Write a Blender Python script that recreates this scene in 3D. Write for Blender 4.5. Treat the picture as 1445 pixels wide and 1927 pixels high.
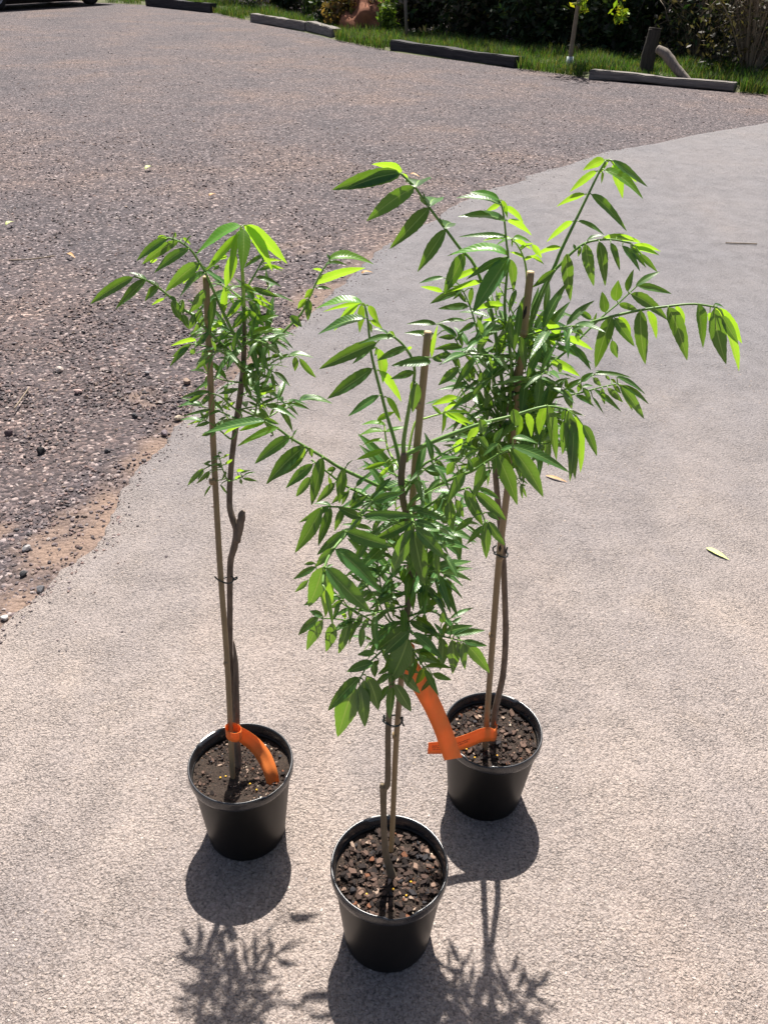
import bpy, bmesh, math, random
import numpy as np
from mathutils import Vector, Matrix, noise

for o in list(bpy.data.objects):
    bpy.data.objects.remove(o)
sc = bpy.context.scene
C = sc.collection
rng = random.Random(7)
nrs = np.random.RandomState(7)

# ------------------------------------------------------------------ camera, sky, sun, exposure
W, HH, F, TH, RO, CH = 1445., 1927., 1550., math.radians(31.5), math.radians(1.41), 1.432
fwd = Vector((0, math.cos(TH), -math.sin(TH)))
rt0 = Vector((1, 0, 0)); up0 = rt0.cross(fwd)
RT = math.cos(RO)*rt0 + math.sin(RO)*up0
UP = -math.sin(RO)*rt0 + math.cos(RO)*up0
CAM = Vector((0, 0, CH))
cd = bpy.data.cameras.new('camera'); cam = bpy.data.objects.new('camera', cd); C.objects.link(cam)
cd.sensor_fit = 'VERTICAL'; cd.sensor_height = 36; cd.lens = 36*F/HH
cd.clip_start = .02; cd.clip_end = 500
m = Matrix((RT, UP, -fwd)).transposed().to_4x4(); m.translation = CAM
cam.matrix_world = m
sc.camera = cam

SUN = Vector((0.0, .49, .872)).normalized()
world = bpy.data.worlds.new('World'); sc.world = world; world.use_nodes = True
wn = world.node_tree.nodes; wl = world.node_tree.links
bg = wn['Background']; sky = wn.new('ShaderNodeTexSky')
sky.sky_type = 'NISHITA'; sky.sun_disc = False
sky.sun_elevation = math.asin(SUN.z); sky.sun_rotation = math.atan2(SUN.x, SUN.y)
sky.air_density = 1.0; sky.dust_density = 4.0; sky.ozone_density = 1.0
wl.new(sky.outputs[0], bg.inputs[0]); bg.inputs[1].default_value = .05
sd = bpy.data.lights.new('sun', 'SUN'); so = bpy.data.objects.new('sun', sd); C.objects.link(so)
sd.energy = 5.0; sd.angle = math.radians(.55); sd.color = (1, .945, .865)
so.rotation_euler = (-SUN).to_track_quat('-Z', 'Y').to_euler(); so.location = (0, 6, 12)
vs = sc.view_settings; vs.view_transform = 'Standard'; vs.look = 'None'; vs.gamma = 1; vs.exposure = 1.05
vs.use_curve_mapping = False

# ------------------------------------------------------------------ geometry helpers
def gz(y):
    k = .35; t = (np.asarray(y)-2)/k
    return .0567*k*np.where(t > 50, t, np.log1p(np.exp(np.minimum(t, 50))))
def gzf(y): return float(gz(np.float64(y)))
def ray(x, y): return fwd + RT*((x-W/2)/F) - UP*((y-HH/2)/F)
def atY(x, y, Y):
    d = ray(x, y); return CAM + d*(Y/d.y)
def gpt(x, y):
    d = ray(x, y); d = d/d.y; lo, hi = .3, 400.
    for _ in range(60):
        mid = (lo+hi)/2
        if CH+d.z*mid > gzf(mid): lo = mid
        else: hi = mid
    return Vector((d.x*lo, lo, gzf(lo)))

def link(name, mesh, mat=None, parent=None, loc=None, kind=None):
    o = bpy.data.objects.new(name, mesh); C.objects.link(o)
    if mat is not None and not mesh.materials: mesh.materials.append(mat)
    if parent is not None: o.parent = parent
    if loc is not None: o.location = loc
    if kind: o['kind'] = kind
    return o
def tag(o, label, cat, group=None, kind=None):
    o['label'] = label; o['category'] = cat
    if group: o['group'] = group
    if kind: o['kind'] = kind
    return o
def empty(name, loc, label, cat, group=None, rotz=0):
    o = bpy.data.objects.new(name, None); C.objects.link(o); o.location = loc; o.rotation_euler.z = rotz
    o.empty_display_size = .05
    return tag(o, label, cat, group)
def pymesh(name, V, Fc, smooth=False):
    me = bpy.data.meshes.new(name); me.from_pydata([tuple(v) for v in V], [], Fc)
    if smooth: me.polygons.foreach_set('use_smooth', [True]*len(me.polygons))
    me.update(); return me
def npmesh(name, V, T, smooth=False):
    """V (n,3), T (m,3) or (m,4) arrays"""
    me = bpy.data.meshes.new(name); n = T.shape[1]
    me.vertices.add(len(V)); me.vertices.foreach_set('co', np.asarray(V, np.float32).ravel())
    me.loops.add(T.size); me.loops.foreach_set('vertex_index', T.astype(np.int32).ravel())
    me.polygons.add(len(T)); me.polygons.foreach_set('loop_start', np.arange(0, T.size, n, dtype=np.int32))
    me.polygons.foreach_set('use_smooth', np.full(len(T), smooth))
    me.update(calc_edges=True); me.validate(); return me
def col_attr(me, cols, name='tint'):
    a = me.color_attributes.new(name, 'FLOAT_COLOR', 'POINT')
    c = np.ones((len(me.vertices), 4), np.float32); c[:, :3] = cols; a.data.foreach_set('color', c.ravel())
def catmull(P, R, n=5):
    out, ro = [], []
    N = len(P)
    for i in range(N-1):
        p0, p1, p2, p3 = P[max(i-1, 0)], P[i], P[i+1], P[min(i+2, N-1)]
        for k in range(n):
            t = k/n
            out.append(.5*((2*p1)+(p2-p0)*t+(2*p0-5*p1+4*p2-p3)*t*t+(3*p1-p0-3*p2+p3)*t**3))
            ro.append(R[i]+(R[i+1]-R[i])*t)
    out.append(P[-1]); ro.append(R[-1]); return out, ro
def tube_data(P, R, ns=8, cap=True, jit=0, V=None, Fc=None):
    V = [] if V is None else V; Fc = [] if Fc is None else Fc
    base = len(V); up = Vector((.3, .9, .1)); n = len(P)
    for i in range(n):
        t = (P[min(i+1, n-1)]-P[max(i-1, 0)]).normalized()
        a = t.cross(up)
        if a.length < .05: a = t.cross(Vector((1, 0, 0)))
        a.normalize(); b = t.cross(a); up = -b if False else up
        for k in range(ns):
            an = 2*math.pi*k/ns; r = R[i]*(1+(rng.uniform(-jit, jit) if jit else 0))
            V.append(P[i]+a*(math.cos(an)*r)+b*(math.sin(an)*r))
    for i in range(n-1):
        for k in range(ns):
            k2 = (k+1) % ns
            Fc.append((base+i*ns+k, base+i*ns+k2, base+(i+1)*ns+k2, base+(i+1)*ns+k))
    if cap:
        Fc.append(tuple(base+k for k in range(ns))[::-1]); Fc.append(tuple(base+(n-1)*ns+k for k in range(ns)))
    return V, Fc
def tube(name, P, R, mat, parent=None, org=Vector(), ns=8, jit=0, kind=None):
    V, Fc = tube_data([p-org for p in P], R, ns, True, jit)
    me = pymesh(name, V, Fc, True); return link(name, me, mat, parent, kind=kind)
def lathe(prof, ns=64, close=False):
    V, Fc = [], []
    for r, z in prof:
        for k in range(ns):
            a = 2*math.pi*k/ns; V.append((r*math.cos(a), r*math.sin(a), z))
    n = len(prof)
    for i in range(n-1):
        for k in range(ns):
            k2 = (k+1) % ns; Fc.append((i*ns+k, i*ns+k2, (i+1)*ns+k2, (i+1)*ns+k))
    return V, Fc
def boxdata(sx, sy, sz, bev=0, jitter=0):
    bm = bmesh.new(); bmesh.ops.create_cube(bm, size=1)
    for v in bm.verts: v.co = Vector((v.co.x*sx, v.co.y*sy, v.co.z*sz))
    if bev: bmesh.ops.bevel(bm, geom=bm.edges[:], offset=bev, segments=2, affect='EDGES')
    return bm
def bmobj(name, bm, mat, parent=None, loc=None, smooth=False):
    me = bpy.data.meshes.new(name); bm.to_mesh(me); bm.free()
    if smooth: me.polygons.foreach_set('use_smooth', [True]*len(me.polygons))
    return link(name, me, mat, parent, loc)

# ------------------------------------------------------------------ materials
def mat(name, base=(.5, .5, .5), rough=.6, spec=.5):
    mm = bpy.data.materials.new(name); mm.use_nodes = True
    b = mm.node_tree.nodes['Principled BSDF']
    b.inputs['Base Color'].default_value = (*base, 1); b.inputs['Roughness'].default_value = rough
    b.inputs['Specular IOR Level'].default_value = spec
    return mm, mm.node_tree.nodes, mm.node_tree.links, b
def nd(N, t, **k):
    n = N.new(t)
    for a, v in k.items():
        if a in ('Scale', 'Detail', 'Roughness', 'Distortion', 'Strength', 'Distance', 'Randomness', 'Fac', 'W'): n.inputs[a].default_value = v
        else: setattr(n, a, v)
    return n
def ramp(N, stops, interp='LINEAR'):
    r = N.new('ShaderNodeValToRGB'); e = r.color_ramp.elements; r.color_ramp.interpolation = interp
    while len(e) < len(stops): e.new(.5)
    for i, (p, c) in enumerate(stops):
        e[i].position = p; e[i].color = (*c, 1) if len(c) == 3 else c
    return r
def mix(N, L, fac, a, b, typ='MIX'):
    n = N.new('ShaderNodeMix'); n.data_type = 'RGBA'; n.blend_type = typ; n.clamp_factor = True
    for s, v in ((n.inputs[0], fac), (n.inputs[6], a), (n.inputs[7], b)):
        if hasattr(v, 'is_output'): L.new(v, s)
        elif isinstance(v, (int, float)): s.default_value = v
        else: s.default_value = (*v, 1)
    return n.outputs[2]
def noisy(name, c1, c2, scale, rough=.7, bump=.3, dist=.002, stretch=(1, 1, 1), detail=6, spec=.4, objrand=0):
    mm, N, L, b = mat(name, c1, rough, spec)
    tc = N.new('ShaderNodeTexCoord'); mp = N.new('ShaderNodeMapping'); mp.inputs['Scale'].default_value = stretch
    L.new(tc.outputs['Object'], mp.inputs[0])
    nz = nd(N, 'ShaderNodeTexNoise', Scale=scale, Detail=detail, Roughness=.6); L.new(mp.outputs[0], nz.inputs[0])
    r = ramp(N, [(.3, c1), (.7, c2)]); L.new(nz.outputs[0], r.inputs[0])
    col = r.outputs[0]
    if objrand:
        oi = N.new('ShaderNodeObjectInfo'); hs = N.new('ShaderNodeHueSaturation')
        mr = N.new('ShaderNodeMapRange'); mr.inputs[3].default_value = 1-objrand; mr.inputs[4].default_value = 1+objrand
        L.new(oi.outputs['Random'], mr.inputs[0]); L.new(mr.outputs[0], hs.inputs['Value']); L.new(col, hs.inputs['Color']); col = hs.outputs[0]
    L.new(col, b.inputs['Base Color'])
    bp = nd(N, 'ShaderNodeBump', Strength=bump, Distance=dist); L.new(nz.outputs[0], bp.inputs['Height']); L.new(bp.outputs[0], b.inputs['Normal'])
    return mm

def mat_asphalt():
    mm, N, L, b = mat('chip_seal', (.3, .27, .25), .85, .35)
    tc = N.new('ShaderNodeTexCoord'); O = tc.outputs['Object']
    wn_ = nd(N, 'ShaderNodeTexNoise', Scale=120., Detail=3.); L.new(O, wn_.inputs[0])
    wv = mix(N, L, .009, O, wn_.outputs['Color'], 'ADD')
    v = nd(N, 'ShaderNodeTexVoronoi', Scale=210., Randomness=1.); L.new(wv, v.inputs['Vector'])
    v2 = nd(N, 'ShaderNodeTexVoronoi', Scale=62.); L.new(O, v2.inputs['Vector'])
    n1 = nd(N, 'ShaderNodeTexNoise', Scale=1.7, Detail=7., Roughness=.62); L.new(O, n1.inputs[0])
    n2 = nd(N, 'ShaderNodeTexNoise', Scale=260., Detail=4., Roughness=.7); L.new(O, n2.inputs[0])
    n3 = nd(N, 'ShaderNodeTexNoise', Scale=9., Detail=5., Roughness=.6); L.new(O, n3.inputs[0])
    base = ramp(N, [(.3, (.28, .243, .23)), (.45, (.37, .316, .29)), (.58, (.42, .356, .32)), (.72, (.49, .402, .338))]); L.new(n1.outputs[0], base.inputs[0])
    chip = ramp(N, [(0, (.6, .58, .58)), (.5, (.95, .94, .93)), (1, (1.3, 1.28, 1.25))])
    sp = N.new('ShaderNodeSeparateColor'); L.new(v.outputs['Color'], sp.inputs[0]); L.new(sp.outputs[0], chip.inputs[0])
    c = mix(N, L, .5, base.outputs[0], chip.outputs[0], 'MULTIPLY')
    bit = ramp(N, [(.5, (1, 1, 1)), (.8, (.6, .57, .55))]); L.new(v.outputs['Distance'], bit.inputs[0])   # dark binder between the chips, cavity shade painted in with it
    c = mix(N, L, .75, c, bit.outputs[0], 'MULTIPLY')
    v3 = nd(N, 'ShaderNodeTexVoronoi', Scale=95.); v3.feature = 'DISTANCE_TO_EDGE'; L.new(mix(N, L, .02, O, wn_.outputs['Color'], 'ADD'), v3.inputs['Vector'])
    n4 = nd(N, 'ShaderNodeTexNoise', Scale=150., Detail=3., Roughness=.6); L.new(O, n4.inputs[0])
    cw = N.new('ShaderNodeMapRange'); cw.inputs[1].default_value = .5; cw.inputs[2].default_value = .75; cw.inputs[3].default_value = 0; cw.inputs[4].default_value = .17; L.new(n4.outputs[0], cw.inputs[0])
    lt = N.new('ShaderNodeMath'); lt.operation = 'LESS_THAN'; L.new(v3.outputs['Distance'], lt.inputs[0]); L.new(cw.outputs[0], lt.inputs[1])   # broken bitumen crevices
    cf = N.new('ShaderNodeMath'); cf.operation = 'MULTIPLY'; L.new(lt.outputs[0], cf.inputs[0]); cf.inputs[1].default_value = .6
    c = mix(N, L, cf.outputs[0], c, (.07, .06, .056))
    dk = ramp(N, [(.3, (.84, .84, .86)), (.6, (1, 1, 1))]); L.new(n3.outputs[0], dk.inputs[0])
    c = mix(N, L, .5, c, dk.outputs[0], 'MULTIPLY')
    nw = nd(N, 'ShaderNodeTexNoise', Scale=1., Detail=3.); mw = N.new('ShaderNodeMapping'); mw.inputs['Rotation'].default_value = (0, 0, .5); mw.inputs['Scale'].default_value = (2.2, .35, 1); L.new(O, mw.inputs[0]); L.new(mw.outputs[0], nw.inputs[0])
    rw = ramp(N, [(.35, (.86, .87, .9)), (.5, (1, 1, 1)), (.65, (1.1, 1.05, 1.0))]); L.new(nw.outputs[0], rw.inputs[0]); c = mix(N, L, .8, c, rw.outputs[0], 'MULTIPLY')
    # farther up the drive the colour turns bluish grey: sky sheen painted in
    sx = N.new('ShaderNodeSeparateXYZ'); L.new(O, sx.inputs[0])
    mr = N.new('ShaderNodeMapRange'); mr.inputs[1].default_value = .7; mr.inputs[2].default_value = 3.8
    L.new(sx.outputs[1], mr.inputs[0])
    c = mix(N, L, mr.outputs[0], c, mix(N, L, .8, c, (.158, .158, .176)))
    L.new(c, b.inputs['Base Color'])
    # relief: chips, crevices
    m1 = N.new('ShaderNodeMath'); m1.operation = 'MULTIPLY'; L.new(v.outputs['Distance'], m1.inputs[0]); m1.inputs[1].default_value = -1.1
    m2 = N.new('ShaderNodeMath'); m2.operation = 'MULTIPLY_ADD'; L.new(v2.outputs['Distance'], m2.inputs[0]); m2.inputs[1].default_value = -.55; L.new(m1.outputs[0], m2.inputs[2])
    m3 = N.new('ShaderNodeMath'); m3.operation = 'MULTIPLY_ADD'; L.new(n2.outputs[0], m3.inputs[0]); m3.inputs[1].default_value = 1.1; L.new(m2.outputs[0], m3.inputs[2])
    m4 = N.new('ShaderNodeMath'); m4.operation = 'MULTIPLY_ADD'; L.new(lt.outputs[0], m4.inputs[0]); m4.inputs[1].default_value = -.4; L.new(m3.outputs[0], m4.inputs[2]); m3 = m4
    bp = nd(N, 'ShaderNodeBump', Strength=.8, Distance=.0052)
    st = N.new('ShaderNodeMapRange'); st.inputs[1].default_value = .35; st.inputs[2].default_value = .65; st.inputs[3].default_value = .72; st.inputs[4].default_value = 1.
    L.new(n3.outputs[0], st.inputs[0]); L.new(st.outputs[0], bp.inputs['Strength'])
    L.new(m3.outputs[0], bp.inputs['Height']); L.new(bp.outputs[0], b.inputs['Normal'])
    return mm
def mat_gravel():
    mm, N, L, b = mat('gravel_ground', (.2, .17, .17), .9, .3)
    tc = N.new('ShaderNodeTexCoord'); O = tc.outputs['Object']
    v = nd(N, 'ShaderNodeTexVoronoi', Scale=75.); L.new(O, v.inputs['Vector'])
    v2 = nd(N, 'ShaderNodeTexVoronoi', Scale=30.); L.new(O, v2.inputs['Vector'])
    n1 = nd(N, 'ShaderNodeTexNoise', Scale=.9, Detail=8., Roughness=.65); L.new(O, n1.inputs[0])
    n2 = nd(N, 'ShaderNodeTexNoise', Scale=140., Detail=5., Roughness=.7); L.new(O, n2.inputs[0])
    sp = N.new('ShaderNodeSeparateColor'); L.new(v.outputs['Color'], sp.inputs[0])
    ch = ramp(N, [(0, (.034, .029, .031)), (.35, (.07, .059, .061)), (.65, (.1, .083, .084)), (.88, (.155, .124, .118)), (1, (.36, .31, .29))]); L.new(sp.outputs[0], ch.inputs[0])
    big = ramp(N, [(.35, (.72, .74, .82)), (.5, (.9, .88, .93)), (.66, (1.12, 1., .94))]); L.new(n1.outputs[0], big.inputs[0])
    c = mix(N, L, 1., ch.outputs[0], big.outputs[0], 'MULTIPLY')
    fine = ramp(N, [(.3, (.6, .6, .6)), (.7, (1.35, 1.35, 1.35))]); L.new(n2.outputs[0], fine.inputs[0])
    c = mix(N, L, .8, c, fine.outputs[0], 'MULTIPLY')
    at = N.new('ShaderNodeAttribute'); at.attribute_name = 'tint'
    sa = N.new('ShaderNodeSeparateColor'); L.new(at.outputs['Color'], sa.inputs[0])
    dirt = ramp(N, [(.3, (.145, .1, .08)), (.7, (.27, .192, .15))]); L.new(n2.outputs[0], dirt.inputs[0])
    c = mix(N, L, sa.outputs[0], c, dirt.outputs[0])
    L.new(c, b.inputs['Base Color'])
    m1 = N.new('ShaderNodeMath'); m1.operation = 'MULTIPLY'; L.new(v.outputs['Distance'], m1.inputs[0]); m1.inputs[1].default_value = -1.
    m2 = N.new('ShaderNodeMath'); m2.operation = 'MULTIPLY_ADD'; L.new(v2.outputs['Distance'], m2.inputs[0]); m2.inputs[1].default_value = -1.; L.new(m1.outputs[0], m2.inputs[2])
    m3 = N.new('ShaderNodeMath'); m3.operation = 'MULTIPLY_ADD'; L.new(n2.outputs[0], m3.inputs[0]); m3.inputs[1].default_value = .6; L.new(m2.outputs[0], m3.inputs[2])
    bp = nd(N, 'ShaderNodeBump', Strength=.8, Distance=.008); L.new(m3.outputs[0], bp.inputs['Height']); L.new(bp.outputs[0], b.inputs['Normal'])
    return mm
def mat_tint(name, rough=.8, bump=.4, scale=300, spec=.35, dist=.001):
    mm, N, L, b = mat(name, (.2, .2, .2), rough, spec)
    at = N.new('ShaderNodeAttribute'); at.attribute_name = 'tint'
    tc = N.new('ShaderNodeTexCoord')
    nz = nd(N, 'ShaderNodeTexNoise', Scale=scale, Detail=5., Roughness=.65); L.new(tc.outputs['Object'], nz.inputs[0])
    r = ramp(N, [(.25, (.65, .65, .65)), (.75, (1.3, 1.3, 1.3))]); L.new(nz.outputs[0], r.inputs[0])
    c = mix(N, L, 1., at.outputs['Color'], r.outputs[0], 'MULTIPLY'); L.new(c, b.inputs['Base Color'])
    bp = nd(N, 'ShaderNodeBump', Strength=bump, Distance=dist); L.new(nz.outputs[0], bp.inputs['Height']); L.new(bp.outputs[0], b.inputs['Normal'])
    return mm
def mat_leaf(name, c_dark, c_light, trans, tfac, rough=.34):
    mm, N, L, b = mat(name, c_dark, rough, .5)
    uv = N.new('ShaderNodeUVMap'); uv.uv_map = 'leaf'
    sx = N.new('ShaderNodeSeparateXYZ'); L.new(uv.outputs[0], sx.inputs[0])
    tc = N.new('ShaderNodeTexCoord'); oi = N.new('ShaderNodeObjectInfo')
    nz = nd(N, 'ShaderNodeTexNoise', Scale=55., Detail=4.); L.new(tc.outputs['Object'], nz.inputs[0])
    r = ramp(N, [(.3, c_dark), (.7, c_light)]); L.new(nz.outputs[0], r.inputs[0])
    hs = N.new('ShaderNodeHueSaturation'); L.new(r.outputs[0], hs.inputs['Color'])
    mr = N.new('ShaderNodeMapRange'); mr.inputs[3].default_value = .7; mr.inputs[4].default_value = 1.4; L.new(oi.outputs['Random'], mr.inputs[0]); L.new(mr.outputs[0], hs.inputs['Value'])
    hu = N.new('ShaderNodeMapRange'); hu.inputs[3].default_value = .485; hu.inputs[4].default_value = .512
    wr = N.new('ShaderNodeMath'); wr.operation = 'FRACT'; wm = N.new('ShaderNodeMath'); wm.operation = 'MULTIPLY'; wm.inputs[1].default_value = 7.3; L.new(oi.outputs['Random'], wm.inputs[0]); L.new(wm.outputs[0], wr.inputs[0]); L.new(wr.outputs[0], hu.inputs[0]); L.new(hu.outputs[0], hs.inputs['Hue'])
    # midrib and side veins from the leaf's own coordinates
    ab = N.new('ShaderNodeMath'); ab.operation = 'ABSOLUTE'; L.new(sx.outputs[0], ab.inputs[0])
    rib = N.new('ShaderNodeMapRange'); rib.inputs[1].default_value = .10; rib.inputs[2].default_value = .03; L.new(ab.outputs[0], rib.inputs[0])
    ph = N.new('ShaderNodeMath'); ph.operation = 'MULTIPLY_ADD'; L.new(ab.outputs[0], ph.inputs[0]); ph.inputs[1].default_value = -.12; L.new(sx.outputs[1], ph.inputs[2])
    sn = N.new('ShaderNodeMath'); sn.operation = 'MULTIPLY'; L.new(ph.outputs[0], sn.inputs[0]); sn.inputs[1].default_value = 80.
    si = N.new('ShaderNodeMath'); si.operation = 'SINE'; L.new(sn.outputs[0], si.inputs[0])
    c = mix(N, L, rib.outputs[0], hs.outputs[0], (.22, .36, .1))
    L.new(c, b.inputs['Base Color'])
    bp = nd(N, 'ShaderNodeBump', Strength=.16, Distance=.0005); L.new(si.outputs[0], bp.inputs['Height']); L.new(bp.outputs[0], b.inputs['Normal'])
    tr = N.new('ShaderNodeBsdfTranslucent')
    tcol = mix(N, L, rib.outputs[0], trans, (trans[0]*1.2, trans[1]*.9, trans[2]*2))
    L.new(tcol, tr.inputs[0])
    ms = N.new('ShaderNodeMixShader'); ms.inputs[0].default_value = tfac
    L.new(b.outputs[0], ms.inputs[1]); L.new(tr.outputs[0], ms.inputs[2]); L.new(ms.outputs[0], N['Material Output'].inputs[0])
    return mm
def mat_card(name, rough=.6, tfac=.3):
    mm, N, L, b = mat(name, (.1, .1, .1), rough, .3)
    at = N.new('ShaderNodeAttribute'); at.attribute_name = 'tint'; L.new(at.outputs['Color'], b.inputs['Base Color'])
    tr = N.new('ShaderNodeBsdfTranslucent')
    c = mix(N, L, 1., at.outputs['Color'], (1.6, 1.7, .6), 'MULTIPLY'); L.new(c, tr.inputs[0])
    ms = N.new('ShaderNodeMixShader'); ms.inputs[0].default_value = tfac
    L.new(b.outputs[0], ms.inputs[1]); L.new(tr.outputs[0], ms.inputs[2]); L.new(ms.outputs[0], N['Material Output'].inputs[0])
    return mm

M = {}
M['asphalt'] = mat_asphalt(); M['gravel'] = mat_gravel(); M['stone'] = mat_tint('loose_stone', .75, .5, 220)
M['leaf'] = mat_leaf('mature_leaf', (.03, .09, .026), (.052, .135, .034), (.27, .5, .025), .26, .36)
M['young'] = mat_leaf('young_or_backlit_leaf', (.055, .19, .028), (.09, .24, .035), (.4, .68, .03), .46, .36)  # new growth, and a brighter copy that paints backlight into sun-struck leaves
M['shoot'] = noisy('green_shoot', (.1, .22, .04), (.17, .3, .06), 60, .5, .2)
M['young_shoot'] = noisy('lime_shoot', (.24, .42, .06), (.3, .48, .08), 60, .5, .2)
M['bark'] = noisy('sapling_bark', (.1, .075, .058), (.225, .172, .132), 90, .85, .6, .002, (1, 1, .35))
M['bark_pale'] = noisy('pale_bark', (.12, .092, .06), (.2, .155, .1), 80, .85, .6, .002, (1, 1, .3))
M['bamboo'] = noisy('bamboo', (.22, .155, .085), (.32, .235, .13), 50, .55, .25, .001, (1, 1, .08))
M['cut'] = noisy('cut_wood', (.5, .36, .2), (.62, .47, .28), 200, .8, .3)
M['charred'] = noisy('black_scorch', (.012, .01, .009), (.03, .025, .02), 200, .8, .3)
M['pot'] = noisy('black_plastic', (.0035, .0035, .004), (.0115, .0105, .0095), 9, .4, .05, .0006, spec=.25)
M['rim'] = noisy('rim_highlight_plastic', (.012, .013, .016), (.03, .032, .038), 40, .26, .12, .0006, spec=.8)  # lighter and bluer than the pot: rim highlight put into the base colour
M['tie'] = noisy('dark_tie_wire', (.015, .02, .02), (.03, .04, .04), 80, .4, .1)
M['soil'] = noisy('potting_soil', (.012, .008, .006), (.05, .034, .025), 240, .95, .9, .004)
M['chip'] = mat_tint('bark_chips', .8, .6, 500, .3)
M['orange'] = noisy('orange_label', (.88, .24, .05), (.92, .29, .065), 60, .5, .1, .0005)
def make_label():
    m_ = M['orange']; N = m_.node_tree.nodes; L = m_.node_tree.links; b = N['Principled BSDF']
    tr = N.new('ShaderNodeBsdfTranslucent'); tr.inputs[0].default_value = (.95, .3, .06, 1); ms = N.new('ShaderNodeMixShader'); ms.inputs[0].default_value = .3
    L.new(b.outputs[0], ms.inputs[1]); L.new(tr.outputs[0], ms.inputs[2]); L.new(ms.outputs[0], N['Material Output'].inputs[0])
make_label()
M['ink'] = mat('black_ink', (.012, .01, .01), .7)[0]
M['perlite'] = noisy('fertiliser_bead', (.75, .42, .03), (.85, .5, .05), 100, .4, .1)
M['sleeper'] = noisy('weathered_sleeper', (.1, .09, .085), (.25, .225, .21), 12, .9, .8, .01, (.25, 3, 3))
M['sleeper_dark'] = noisy('dark_sleeper', (.018, .018, .021), (.06, .056, .06), 12, .9, .8, .01, (.25, 3, 3))
M['oldwood'] = noisy('old_grey_wood', (.1, .085, .075), (.24, .2, .17), 14, .9, .8, .01, (3, 3, .3))
M['postwood'] = noisy('dark_post_wood', (.028, .023, .02), (.07, .057, .048), 14, .9, .8, .01, (3, 3, .3))
M['card'] = mat_card('foliage'); M['grass'] = mat_card('grass_blades', .6, .35)
M['twig'] = noisy('dry_twigs', (.16, .125, .09), (.28, .225, .17), 20, .9, .3)
M['verge'] = noisy('verge_soil', (.045, .06, .02), (.1, .1, .045), 6, .95, .6, .01)
M['litter'] = noisy('leaf_litter', (.03, .022, .015), (.075, .055, .04), 5, .95, .8, .02)
M['carpaint'] = noisy('dark_blue_paint', (.012, .018, .035), (.014, .021, .04), 3, .2, .02, .0005, spec=.6)
M['rubber'] = noisy('tyre_rubber', (.012, .012, .012), (.02, .02, .02), 30, .8, .3)
M['alloy'] = noisy('wheel_alloy', (.5, .5, .52), (.6, .6, .62), 30, .35, .05)
M['chrome'] = noisy('grey_trim', (.4, .4, .41), (.5, .5, .5), 30, .3, .05)
M['glass'] = noisy('tinted_glass', (.01, .012, .014), (.014, .016, .018), 5, .08, .01)
M['guard'] = noisy('pale_guard', (.4, .45, .43), (.5, .55, .53), 20, .6, .1)
M['dryleaf'] = noisy('dry_leaf', (.36, .18, .06), (.46, .26, .1), 60, .6, .3)
M['paleleaf'] = noisy('pale_leaf', (.42, .48, .16), (.5, .55, .2), 60, .6, .3)
M['clay'] = noisy('red_earth', (.16, .06, .035), (.3, .12, .065), 4, .95, .8, .03)

# ------------------------------------------------------------------ ground
EDGE_IMG = [(0,1185),(60,1128),(92,1100),(150,1052),(203,1005),(214,962),(236,922),(268,873),(306,843),(332,808),(362,772),(430,716),(508,661),
            (533,632),(593,584),(624,553),(640,540),(708,476),(730,459),(794,424),(819,415),(849,389),(927,354),(986,341),(990,331),(1062,312),
            (1145,284),(1228,271),(1315,252),(1445,231),(1600,207),(1800,185)]
EP = [gpt(*p) for p in EDGE_IMG]
ex = np.array([-4.2, -2.2, -1.5] + [p.x for p in EP] + [40.]); ey = np.array([-3., .4, 1.2] + [p.y for p in EP] + [EP[-1].y+12])
o_ = np.argsort(ey); ex, ey = ex[o_], ey[o_]
def vnoise(x, y, s, seed=0.):
    return noise.noise(Vector((x*s, y*s, seed)))
def edge_x(y, rough=True):
    x = float(np.interp(y, ey, ex))
    if rough: x += (.018*vnoise(y, 0, 9, 3)+.011*vnoise(y, 0, 31, 5)+.006*vnoise(y, 0, 80, 9))*min(1.6, .5+y*.3)
    return x
# driveway: rows that start at the ragged edge
ys = np.concatenate([np.arange(-7, .4, .2), np.arange(.4, 5, .015), np.arange(5, 10, .03), np.arange(10, 20, .1), np.arange(20, 40, .5)])
V, Fc = [], []
for y in ys:
    xe = edge_x(y); z = gzf(y)
    cols = [(xe-.012, z-.03), (xe-.004, z-.003), (xe+.006, z)]+[(xe+d, z) for d in (.08, .25, .7, 1.5, 3, 6, 12, 30)]
    V += [(x, y, zz) for x, zz in cols]
nc = 11
for i in range(len(ys)-1):
    for k in range(nc-1):
        a = i*nc+k; Fc.append((a, a+1, a+nc+1, a+nc))
link('driveway', pymesh('driveway', V, Fc, True), M['asphalt'], kind='structure')

xs = np.concatenate([np.array([-60, -40, -28, -20, -15, -11, -8.5, -7, -6, -5.2, -4.5, -4]), np.arange(-3.5, -1.3, .05), np.arange(-1.3, 1.2, .022), np.arange(1.2, 6, .1), np.array([7, 9, 12, 20, 40, 60])])
yy = np.concatenate([np.array([-10, -4, -1, .3, 1.0]), np.arange(1.3, 4.2, .022), np.arange(4.2, 9, .05), np.arange(9, 20, .3), np.array([21, 23, 26, 30, 36, 45, 60, 90, 130])])
Vg, tint = [], []
def dirt_at(x, y):
    d = edge_x(y, False)-x
    if d < -.05: return 1.
    w = .17+.2*vnoise(x, y, 2.2, 1)+.09*vnoise(x, y, 9, 6)
    t = max(0, min(1, (w-d)/.14))
    p = vnoise(x, y, 2.6, 8)+.5*vnoise(x, y, 9, 11)
    t2 = max(0, min(1, (p-.42)*5))*max(0, min(1, (1.3-d)/.6))
    return max(t*max(.35, min(1, .9+1.3*vnoise(x, y, 6, 21))), t2*.75)*max(.1, min(1, (7-y)/4))
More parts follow.
